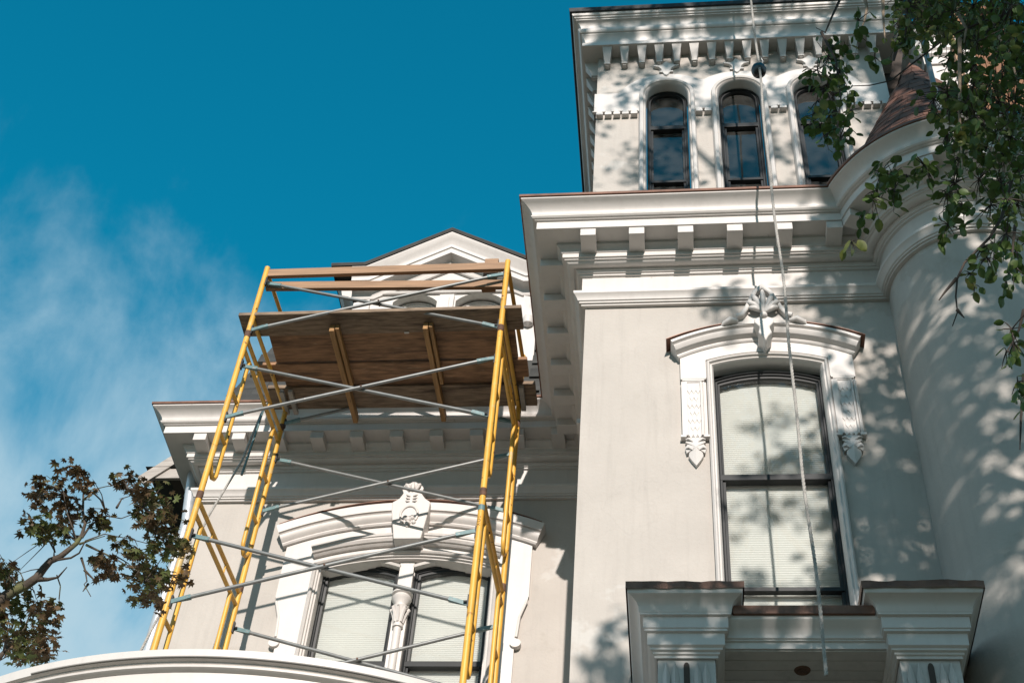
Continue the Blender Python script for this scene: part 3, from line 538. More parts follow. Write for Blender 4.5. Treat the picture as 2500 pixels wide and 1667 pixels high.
# --- portico under the big window: two capped piers, lintel, boarded soffit
PX = ((-.11, .205), (1.16, 1.475)); PF = 6.47
def cap(x0, x1, yf, yb, top, full=True):
    pr2 = [(0, top-.36), (.012, top-.36), (.012, top-.345), (.022, top-.34), (.022, top-.328), (.036, top-.322), (.036, top-.31), (.05, top-.30), (.05, top-.228), (.066, top-.222), (.066, top-.208), (.072, top-.205), (.072, top-.135), (.088, top-.13), (.088, top-.12),
           (.094, top-.11), (.096, top-.085), (.108, top-.06), (.13, top-.042), (.15, top-.034), (.155, top-.022), (.158, top), (0, top)]
    return MB().sweep([(x0, yb), (x0, yf), (x1, yf), (x1, yb)], pr2, XY, flip=True)
ptop = 6.43
for x0, x1 in PX:
    c_ = cap(x0, x1, PF, YR, ptop).build('pier_capital', 'trim', H, smooth=30)
    cp = MB(); n_ = 14                                    # crumpled copper cap
    for a, b, ya, yb in ((x0-.165, x1+.165, PF-.165, YR),):
        xs2 = [a+(b-a)*i/n_ for i in range(n_+1)]; top_ = [ptop+.034+random.uniform(-.003, .004) for _ in xs2]; bot = [ptop-.012+random.uniform(-.004, .003) for _ in xs2]; yy = [ya+random.uniform(-.006, .004) for _ in xs2]
        for i in range(n_):
            cp.add([(xs2[i], yy[i], bot[i]), (xs2[i+1], yy[i+1], bot[i+1]), (xs2[i+1], yy[i+1], top_[i+1]), (xs2[i], yy[i], top_[i]), (xs2[i+1], yb, ptop+.05), (xs2[i], yb, ptop+.05)], [(0, 1, 2, 3), (3, 2, 4, 5)])
        for xx, zz, bz, yq in ((a, top_[0], bot[0], yy[0]), (b, top_[-1], bot[-1], yy[-1])):
            cp.add([(xx, yq, bz), (xx, yb, ptop-.012), (xx, yb, ptop+.05), (xx, yq, zz)], [(0, 1, 2, 3)])
    cp.build('copper_cap', 'copper', c_)
    s = MB().box(x0+.004, x1-.004, PF+.004, PF+.33, 0, ptop-.355)
    pier = s.build('pier', 'trim_old', H)
    lv = MB()
    for k_ in range(4):                                   # long carved leaves either side of a slot
        lx = x0+.05+k_*.045+(.125-.05 if k_ > 1 else 0); t_ = ptop-.385
        lv.add([(lx, PF-.018, t_), (lx+.021, PF-.002, t_-.09), (lx+.012, PF-.004, t_-.42), (lx-.012, PF-.004, t_-.42), (lx-.021, PF-.002, t_-.09), (lx, PF-.022, t_-.2), (lx, PF+.01, t_+.01), (lx+.024, PF+.01, t_-.09), (lx-.024, PF+.01, t_-.09)],
               [(0, 1, 5), (0, 5, 4), (1, 2, 5), (5, 2, 3), (5, 3, 4), (0, 6, 7, 1), (0, 4, 8, 6)])
    lv.build('leaf_carving', 'trim_old', pier)
    sl = [(.5*(x0+x1)+.016*math.cos(t), ptop-.41+.03*math.sin(t)) for t in [math.pi*k_/8 for k_ in range(9)]]+[(.5*(x0+x1)-.016, 5.4), (.5*(x0+x1)+.016, 5.4)]
    MB().plate(sl, PF-.003, PF+.02).build('slot_shade', 'wood_dark', pier)  # flat dark strip instead of a cut slot, its shade is in the colour
lp = [(0, ptop-.275), (.008, ptop-.275), (.008, ptop-.236), (.02, ptop-.232), (.02, ptop-.225), (.028, ptop-.221), (.028, ptop-.21), (.03, ptop-.195), (.05, ptop-.165), (.078, ptop-.145), (.085, ptop-.135), (.085, ptop-.11), (0, ptop-.11)]
MB().sweep([(PX[0][1], PF+.03), (PX[1][0], PF+.03)], lp, XY, flip=True).build('lintel', 'trim', H, smooth=30)
MB().box(PX[0][1]+.1, PX[1][0]-.1, PF-.075, YR, ptop-.115, ptop-.062).build('copper_gutter', 'copper', H)
soff = MB().box(PX[0][1]-.05, PX[1][0]+.05, PF+.03, YR, ptop-.27, ptop-.255).build('portico_soffit', 'trim_old', H)
for i in range(8): MB().box(PX[0][1]-.02, PX[1][0]+.02, PF+.034+i*.092, PF+.122+i*.092, ptop-.283, ptop-.269).build('soffit_board', 'trim_old', soff, bevel=.003)
MB().lathe((.675, 6.68), [(.001, ptop-.295), (.02, ptop-.297), (.024, ptop-.290), (.04, ptop-.291), (.045, ptop-.283)], 20).build('ceiling_light', 'rust', soff, smooth=40)

# --- round porch in front of the recessed wing
PC = (-2.26, 7.83)
pp_ = [(2.2, 4.9), (2.33, 4.9), (2.33, 5.12), (2.345, 5.125), (2.352, 5.135), (2.345, 5.147), (2.36, 5.15), (2.36, 5.30), (2.372, 5.303), (2.389, 5.312), (2.391, 5.322), (2.38, 5.332), (2.385, 5.335), (2.385, 5.342), (2.408, 5.345), (2.41, 5.395), (2.36, 5.41), (.0, 5.44)]
MB().lathe(PC, pp_, 110, R(170), R(370)).build('porch_cornice', 'trim', H, smooth=30)
MB().add([(PC[0]-2.36, PC[1], 5.43), (PC[0]+1.7, PC[1], 5.43), (PC[0]+1.7, YL, 5.46), (PC[0]-2.36, YL, 5.46)], [(0, 1, 2, 3)]).build('porch_roof', 'porch_roof', H)
MB().lathe(PC, [(2.409, 5.346), (2.417, 5.347), (2.417, 5.353), (2.409, 5.354)], 60, R(250), R(300)).build('roof_seam', 'porch_roof', H)
for a_ in (200, 235, 270, 305, 340):
    d = (PC[0]+2.0*math.cos(R(a_)), PC[1]+2.0*math.sin(R(a_))); MB().lathe(d, [(.13, 0), (.13, .2), (.10, .25), (.085, 4.7), (.13, 4.85), (.13, 5.0)], 20).build('porch_column', 'trim', H, smooth=35)
# ------------------------------------------------------------------ scaffold
S = empty('scaffold', (-2.42, 8.35, 5.46), 'yellow steel frame scaffold with grey cross braces standing on the porch', 'scaffold')
FY, BY = 7.771, 8.90
FX = {('L', 'f'): -3.51, ('R', 'f'): -1.38, ('L', 'b'): -3.455, ('R', 'b'): -1.345}
tops = (8.40, 10.17)
for sd_ in ('L', 'R'):
    xf, xb = FX[(sd_, 'f')], FX[(sd_, 'b')]
    px = lambda y: xf+(xb-xf)*(y-FY)/(BY-FY)
    for y in (FY, BY):
        x = px(y)
        lg = MB().tube([(x, y, 5.46), (x, y, 11.04)], .0235, 14).build('leg', 'yellow', S, smooth=50)
        for tz in tops: MB().tube([(x, y, tz-.035), (x, y, tz+.035)], .0265, 14).build('coupling', 'rust', lg, smooth=50)
        for z in (7.43, 8.03, 9.21, 9.81, 10.225, 10.85):
            s_ = 1 if sd_ == 'L' else -1
            MB().box(x+s_*.022-.006, x+s_*.022+.010, y-.014, y+.014, z-.05, z+.05).tube([(x+s_*.02, y, z), (x+s_*.055, y, z)], .008, 8).build('brace_lock', 'iron', lg)
    for tz in tops:
        for dz_ in (.04, .16):
            MB().tube([(px(FY), FY, tz-dz_), (px(BY), BY, tz-dz_)], .018, 12).build('cross_bar', 'yellow', S, smooth=50)
        MB().tube([(px(FY+.38), FY+.38, tz-.05), (px(FY+.38), FY+.38, tz-.15)], .008, 8).tube([(px(BY-.38), BY-.38, tz-.05), (px(BY-.38), BY-.38, tz-.15)], .008, 8).build('bar_link', 'yellow', S)
        for y, s_ in ((FY, 1), (BY, -1)):
            yi = y+s_*.165; zb = tz-1.77+.27
            MB().tube([(px(yi), yi, tz-.16), (px(yi), yi, zb+.07), (px(yi), yi-s_*.02, zb+.025), (px(yi), yi-s_*.06, zb), (px(yi), yi-s_*.11, zb+.02), (px(y), y+s_*.01, zb+.09)], .018, 12).build('ladder_rail', 'yellow', S, smooth=50)
            for rz in (tz-.65, tz-1.1): MB().tube([(px(y), y, rz), (px(yi), yi, rz)], .0165, 10).build('rung', 'yellow', S, smooth=50)
    for z in (10.375, 11.0): MB().tube([(px(FY), FY, z), (px(BY), BY, z)], .018, 12).build('cross_bar', 'yellow', S, smooth=50)
def brace(y, z0, z1, lx, rx, off):
    a, b = Vector((lx+.045, y-off, z0)), Vector((rx-.045, y-off, z1)); d = (b-a).normalized()
    o = MB().tube([a+d*.09, b-d*.09], .0145, 10).build('cross_brace', 'galv', S, smooth=50)
    up = Vector((0, 1, 0)).cross(d).normalized()
    for p, s_ in ((a, 1), (b, -1)):
        q = MB(); n0 = p+d*s_*.12
        q.add([p-d*s_*.02+up*.017+Vector((0, -.004, 0)), p-d*s_*.02-up*.017+Vector((0, -.004, 0)), p-d*s_*.02-up*.017+Vector((0, .004, 0)), p-d*s_*.02+up*.017+Vector((0, .004, 0)),
               n0+up*.0152+Vector((0, -.0152, 0)), n0-up*.0152+Vector((0, -.0152, 0)), n0-up*.0152+Vector((0, .0152, 0)), n0+up*.0152+Vector((0, .0152, 0))],
              [(0, 1, 2, 3), (4, 7, 6, 5), (0, 4, 5, 1), (1, 5, 6, 2), (2, 6, 7, 3), (3, 7, 4, 0)]).build('brace_end', 'teal', o)
for y, k_ in ((FY, 'f'), (BY, 'b')):
    for za, zb in ((7.43, 8.03), (9.21, 9.81), (10.225, 10.85)):
        brace(y, za, zb, FX[('L', k_)], FX[('R', k_)], .012); brace(y, zb, za, FX[('L', k_)], FX[('R', k_)], -.02)
        m_ = Vector(((FX[('L', k_)]+FX[('R', k_)])/2, y, (za+zb)/2)); MB().tube([m_+Vector((0, -.03, 0)), m_+Vector((0, .04, 0))], .008, 8).build('brace_rivet', 'rust', S)
MB().obox((-2.45, 7.785, 10.975), (1.055, 0, .004), (0, .019, 0), (0, 0, .045)).build('guard_board', 'lumber', S, bevel=.003)
MB().obox((-2.45, 7.84, 10.838), (1.05, 0, -.03), (0, .019, 0), (0, 0, .045)).build('guard_board', 'lumber', S, bevel=.003)
MB().box(-1.60, -1.48, 7.86, 7.90, 10.78, 11.19).build('guard_post', 'lumber', S, bevel=.003)
tape = MB().tube([(-1.38, FY, 8.225), (-1.38, FY, 8.275)], .0248, 14).build('tape', 'teal', S, smooth=50)
tc_ = bpy.data.curves.new('lettering', 'FONT'); tc_.body = 'II FOX'; tc_.size = .042; tc_.align_x = 'LEFT'; tc_.space_character = 1.25
to_ = bpy.data.objects.new('lettering_tmp', tc_); COL.objects.link(to_)
bpy.context.view_layer.update(); dg = bpy.context.evaluated_depsgraph_get(); tm = bpy.data.meshes.new_from_object(to_.evaluated_get(dg)); bpy.data.objects.remove(to_)
for v in tm.vertices:                                       # wrap the stamped letters round the pipe, reading downwards
    u_, h_ = v.co.x, v.co.y; an = (h_-.014)/.0242-.35
    v.co = Vector((-1.38+.0242*math.sin(an), FY-.0242*math.cos(an), 8.215-u_))
tm.materials.clear(); tm.materials.append(M['ink']); link(bpy.data.objects.new('lettering', tm), S)

# ------------------------------------------------------------------ platform of planks on the scaffold
P = empty('work_platform', (-2.42, 8.35, 10.40), 'platform of weathered brown planks nailed to two cleats on the scaffold', 'platform')
for (x0, x1, y0, y1, z0, z1, m_, tl) in ((-3.635, -1.225, 7.752, 7.998, 10.40, 10.438, 'plank2', .006), (-3.425, -1.30, 8.004, 8.325, 10.412, 10.436, 'plank', 0), (-3.60, -1.225, 8.335, 8.545, 10.396, 10.434, 'plank', 0), (-3.57, -1.18, 8.63, 8.90, 10.40, 10.44, 'plank2', -.004), (-3.40, -1.28, 8.53, 8.66, 10.425, 10.445, 'plank', 0)):
    MB().obox(((x0+x1)/2, (y0+y1)/2, (z0+z1)/2), ((x1-x0)/2, 0, tl), (0, (y1-y0)/2, 0), (0, 0, (z1-z0)/2)).build('plank', m_, P, bevel=.004)
for x, sk in ((-2.835, .02), (-2.035, .018)):
    MB().obox((x+.005, 8.44, 10.354), (.021, 0, 0), (sk*.5, .56, 0), (0, 0, .04)).build('cleat', 'cleat', P, bevel=.003)
    MB().obox((x+.045, 8.22, 10.366), (.016, 0, 0), (sk*.3, .34, 0), (0, 0, .028)).build('cleat', 'cleat', P, bevel=.003)
MB().box(-2.24, -2.20, 7.985, 8.0, 10.392, 10.3985).build('label', 'trim', P)
for x in (-3.44, -3.36, -1.30): MB().box(x-.02, x+.02, 8.64, 8.93, 10.36, 10.398).build('end_block', 'wood_grey', P, bevel=.003)
for i, (x, z, l_) in enumerate(((-.98, 10.66, .12), (-.86, 10.64, .10))):
    tag(MB().box(x-.06, x+.06, 8.9, 9.1, z-.04, z+.04).build('timber_offcut', 'lumber', None, bevel=.003), ['pale timber offcut nearest the scaffold planks on the roof edge', 'pale timber offcut beside the dark cornice edge on the roof'][i], 'timber', 'timber offcuts on the roof edge')

# ------------------------------------------------------------------ ropes and pulley
def rope_mesh(pts, r_, name, label, knots=()):
    b = MB(); P_ = [Vector(p) for p in pts]; fine = []
    for a, c in zip(P_, P_[1:]):
        k_ = max(2, int((c-a).length/.012))
        fine += [a.lerp(c, i/k_) for i in range(k_)]
    fine.append(P_[-1])
    for s_ in range(3):                                    # three twisted strands
        pp2 = []
        for i, p in enumerate(fine):
            d = (fine[min(i+1, len(fine)-1)]-fine[max(i-1, 0)]).normalized(); a = d.orthogonal().normalized(); c = d.cross(a); t = i*.9+s_*2.094
            pp2.append(p+(a*math.cos(t)+c*math.sin(t))*r_*.48)
        b.tube(pp2, r_*.62, 6)
    for k_ in knots: b.lathe((k_[0], k_[1]), [(.001, k_[2]-.03), (.018, k_[2]-.02), (.02, k_[2]), (.018, k_[2]+.02), (.001, k_[2]+.03)], 10)
    return tag(b.build(name, 'rope', None, smooth=60), label, 'rope')
RY = 6.26; RXs = .1197*RY
wob = lambda z: .006*math.sin(z*2.3)+.004*math.sin(z*5.1)
rope_mesh([(RXs+wob(z), RY, z) for z in [5.83+.2*i for i in range(0, 49)]], .0098, 'rope', 'long pale hoisting rope hanging in front of the tower and big window')
pu = empty('pulley', (RXs+.025, RY+.05, 11.62), 'black round pulley on the hoisting rope below the tower cornice', 'pulley')
MB().lathe((RXs+.005, RY+.045), [(.001, 11.505), (.03, 11.513), (.053, 11.54), (.061, 11.578), (.053, 11.616), (.03, 11.642), (.001, 11.65)], 24).build('wheel', 'ball', pu, smooth=50)
MB().tube([(RXs+.03, RY+.04, 11.65), (RXs+.045, RY+.04, 11.70), (RXs+.03, RY+.03, 11.74), (RXs+.0, RY+.0, 11.72)], .008, 8).build('hook', 'galv', pu, smooth=50)
rope_mesh([(-3.612, 8.75, 10.21), (-3.607, 8.6, 9.50), (-3.628, 8.3, 8.654), (-3.66, 8.15, 7.9), (-3.72, 8.0, 7.1), (-3.78, 7.9, 6.3), (-3.80, 7.85, 5.47)], .010, 'rope', 'thin white rope tied slantwise behind the scaffold left legs')
tag(MB().tube([(-3.60, 8.74, 10.24), (-3.58, 8.66, 9.8), (-3.575, 8.6, 9.35)], .011, 8).build('cable', 'teal', None, smooth=60), 'short teal strap hanging beside the thin white rope', 'strap')

# ------------------------------------------------------------------ things on the turret roof
pl = empty('plywood_hoarding', (2.95, 7.3, 12.7), 'orange brown plywood sheets standing by the turret roof behind leaves', 'plywood')
for i in range(3): MB().box(2.72+.16*i, 2.875+.16*i, 7.2-.004*i, 7.225-.004*i, 12.2, 13.95).build('sheet', 'ply', pl)
MB().box(2.60, 2.64, 7.1, 7.2, 12.15, 13.75).build('stud', 'lumber', pl)
tag(MB().tube([(2.13, 6.42, 12.25), (2.105, 6.40, 10.83)], .022, 12).build('ladder_pole', 'galv', None, smooth=50), 'grey pole leaning on the turret cornice in front of the roof', 'pole')
MB().tube([(2.105, 6.40, 10.83), (2.104, 6.4, 10.79)], .021, 12).build('foot', 'rust', bpy.data.objects['ladder_pole'], smooth=50)

# ------------------------------------------------------------------ trees
def leaf_mesh(kind):
    b = MB()
    if kind == 'oval':
        o = [(0, 0), (.22, .16), (.33, .42), (.27, .70), (.10, .92), (0, 1.0)]
        L_ = [(x, y, .12*x) for x, y in o]; Rr = [(-x, y, .12*x) for x, y in o[-2:0:-1]]
        pts = L_+Rr; mid = [(0, .16, -.02), (0, .42, -.04), (0, .7, -.05), (0, .92, -.06)]
        vs = pts+mid; k_ = len(pts)
        fs = [(0, 1, k_), (k_, 1, 2, k_+1), (k_+1, 2, 3, k_+2), (k_+2, 3, 4, k_+3), (k_+3, 4, 5), (0, k_, k_-1), (k_, k_+1, k_-2, k_-1), (k_+1, k_+2, k_-3, k_-2), (k_+2, k_+3, k_-4, k_-3), (k_+3, 5, k_-4)]
        b.add(vs, fs)
    else:                                                  # palmate with pointed lobes
        tips = [(-130, .55), (-80, .82), (-38, .98), (0, 1.08), (38, .98), (80, .82), (130, .55)]; pts = [(0, -.12)]
        pts = []
        for i, (a, r_) in enumerate(tips):
            pts.append((r_*math.sin(R(a)), r_*math.cos(R(a))))
            if i < len(tips)-1: am = (a+tips[i+1][0])/2; pts.append((.50*math.sin(R(am)), .50*math.cos(R(am))))
        pts.append((.0, -.12)); n_ = len(pts)
        vs = [(0, 0, .06)]+[(x*.5, y*.5, -.10*(x*x+y*y)) for x, y in pts]
        b.add(vs, [(0, 1+i, 1+(i+1) % n_) for i in range(n_)])
    return b
def rand_leaf(mb, proto, pos, size, tilt):
    m_ = Matrix.Translation(pos) @ tilt.to_matrix().to_4x4() @ Matrix.Diagonal((size, size, size, 1))
    mb.add([m_ @ Vector(v) for v in proto.v], proto.f)
MAPLE_CLUMPS= [[-3.557,6.093,7.119,0.087],[-3.792,6.168,7.116,0.058],[-3.963,6.451,7.266,0.071],[-3.747,6.341,7.168,0.079],[-3.457,6.097,7.036,0.048],[-3.612,6.267,7.028,0.058],[-3.822,6.29,6.906,0.068],[-3.621,6.13,6.77,0.084],[-3.692,6.417,7.073,0.079],[-3.638,6.107,6.671,0.046],[-3.605,6.246,6.808,0.047],[-3.439,6.308,6.954,0.058],[-3.469,6.265,6.953,0.034],[-3.409,6.343,6.947,0.038],[-3.44,6.419,7.359,0.05],[-3.42,6.528,7.429,0.071],[-3.151,6.192,7.067,0.076],[-3.152,6.374,7.177,0.078],[-3.232,6.398,7.088,0.058],[-3.059,6.196,6.855,0.065],[-2.916,6.051,6.811,0.073],[-3.132,6.537,7.082,0.078],[-2.897,6.199,6.729,0.074],[-2.949,6.207,6.634,0.055],[-2.965,6.496,6.879,0.067],[-2.866,6.343,6.789,0.037],[-3.244,6.286,6.757,0.038],[-3.239,6.437,6.821,0.057],[-2.971,6.065,6.454,0.053],[-3.057,6.403,6.633,0.065],[-3.248,6.237,6.559,0.073],[-3.226,6.095,6.469,0.054],[-3.269,6.38,6.616,0.037],[-3.171,6.516,6.665,0.057],[-2.817,6.154,6.382,0.053],[-2.831,6.365,6.546,0.046],[-2.95,6.199,6.333,0.08],[-2.979,6.421,6.458,0.055],[-2.987,6.411,6.605,0.056],[-3.81,6.159,6.468,0.074],[-3.941,6.465,6.709,0.048],[-3.898,6.379,6.584,0.047],[-3.841,6.391,6.405,0.074],[-3.747,6.46,6.445,0.084],[-3.532,6.264,6.266,0.072],[-3.568,6.429,6.411,0.037],[-3.613,6.489,6.347,0.056],[-3.604,6.101,6.002,0.052],[-3.688,6.475,6.251,0.083],[-3.466,6.247,6.077,0.071],[-3.556,6.29,6.036,0.08],[-3.369,6.123,5.899,0.06],[-3.504,6.399,6.011,0.045],[-3.541,6.196,5.9,0.043],[-3.811,6.486,6.195,0.064],[-3.719,6.188,6.147,0.054]]
MAPLE_BR= [[[-3.88,6.3,6.288],[-3.841,6.3,6.336],[-3.79,6.3,6.401],[-3.721,6.3,6.445],[-3.674,6.3,6.5],[-3.654,6.3,6.567],[-3.63,6.3,6.623],[-3.582,6.3,6.651],[-3.55,6.3,6.696],[-3.51,6.3,6.753],[-3.497,6.3,6.817],[-3.502,6.3,6.9],[-3.545,6.3,6.996],[-3.588,6.3,7.155]],[[-3.671,6.3,6.489],[-3.622,6.3,6.511],[-3.56,6.3,6.519],[-3.486,6.3,6.534]],[[-3.599,6.3,6.628],[-3.517,6.3,6.65],[-3.45,6.3,6.646],[-3.407,6.3,6.689],[-3.327,6.3,6.769],[-3.214,6.3,6.803],[-3.095,6.3,6.814],[-3.051,6.3,6.825]],[[-3.51,6.3,6.753],[-3.56,6.3,6.853],[-3.613,6.3,6.948],[-3.689,6.3,7.119]],[[-3.52,6.3,6.771],[-3.595,6.3,6.812],[-3.661,6.3,6.842]],[[-3.49,6.3,6.794],[-3.456,6.3,6.887],[-3.399,6.3,6.988],[-3.341,6.3,7.024],[-3.242,6.3,7.047],[-3.18,6.3,7.028]],[[-3.341,6.3,7.024],[-3.338,6.3,7.115],[-3.316,6.3,7.176]],[[-3.45,6.3,6.741],[-3.357,6.3,6.712],[-3.26,6.3,6.666],[-3.161,6.3,6.575],[-3.087,6.3,6.508],[-3.021,6.3,6.464]],[[-3.449,6.3,6.644],[-3.407,6.3,6.565],[-3.351,6.3,6.454],[-3.324,6.3,6.378],[-3.266,6.3,6.303]],[[-3.351,6.3,6.454],[-3.359,6.3,6.389]],[[-3.49,6.3,6.747],[-3.414,6.3,6.747],[-3.327,6.3,6.769]],[[-3.609,6.3,6.617],[-3.621,6.3,6.685]],[[-3.73,6.3,5.911],[-3.705,6.3,5.992],[-3.705,6.3,6.125],[-3.679,6.3,6.208],[-3.64,6.3,6.282]],[[-3.705,6.3,6.125],[-3.618,6.3,6.104],[-3.528,6.3,6.104]],[[-3.404,6.3,6.554],[-3.32,6.3,6.487],[-3.222,6.3,6.498]]]
RT_BR= [[[1.572,3.2,7.099],[1.507,3.2,7.062],[1.319,3.2,6.962],[1.166,3.2,6.861],[0.979,3.2,6.646],[0.895,3.2,6.547],[0.81,3.2,6.52],[0.736,3.2,6.521]],[[0.867,3.2,7.211],[0.868,3.2,7.122],[0.845,3.2,7.016],[0.829,3.2,6.964]],[[0.944,3.2,7.204],[0.924,3.2,7.019],[0.909,3.2,6.832]],[[1.227,3.2,7.089],[1.248,3.2,6.916],[1.22,3.2,6.805]],[[0.761,3.2,7.199],[0.714,3.2,7.06],[0.675,3.2,6.935],[0.641,3.2,6.976]],[[1.353,3.2,6.949],[1.385,3.2,6.692],[1.373,3.2,6.435]],[[1.209,3.2,6.837],[1.119,3.2,6.273],[1.075,3.2,5.938]],[[0.659,3.2,6.937],[0.697,3.2,6.718],[0.689,3.2,6.431],[0.64,3.2,6.14]]]
RT_BR2= [[[1.24,3.2,5.874],[1.162,3.2,5.648],[1.104,3.2,5.541],[0.997,3.2,5.408],[0.961,3.2,5.328],[0.942,3.2,5.238],[0.935,3.2,5.16],[0.909,3.2,5.094]],[[0.936,3.2,5.17],[0.952,3.2,5.131]],[[0.958,3.2,5.328],[0.909,3.2,5.259],[0.885,3.2,5.221]],[[1.2,3.2,5.602],[1.163,3.2,5.453],[1.157,3.2,5.37]],[[1.089,3.2,4.862],[1.045,3.2,4.676],[1.018,3.2,4.548]],[[1.146,3.2,5.162],[1.113,3.2,5.069],[1.049,3.2,4.952]]]
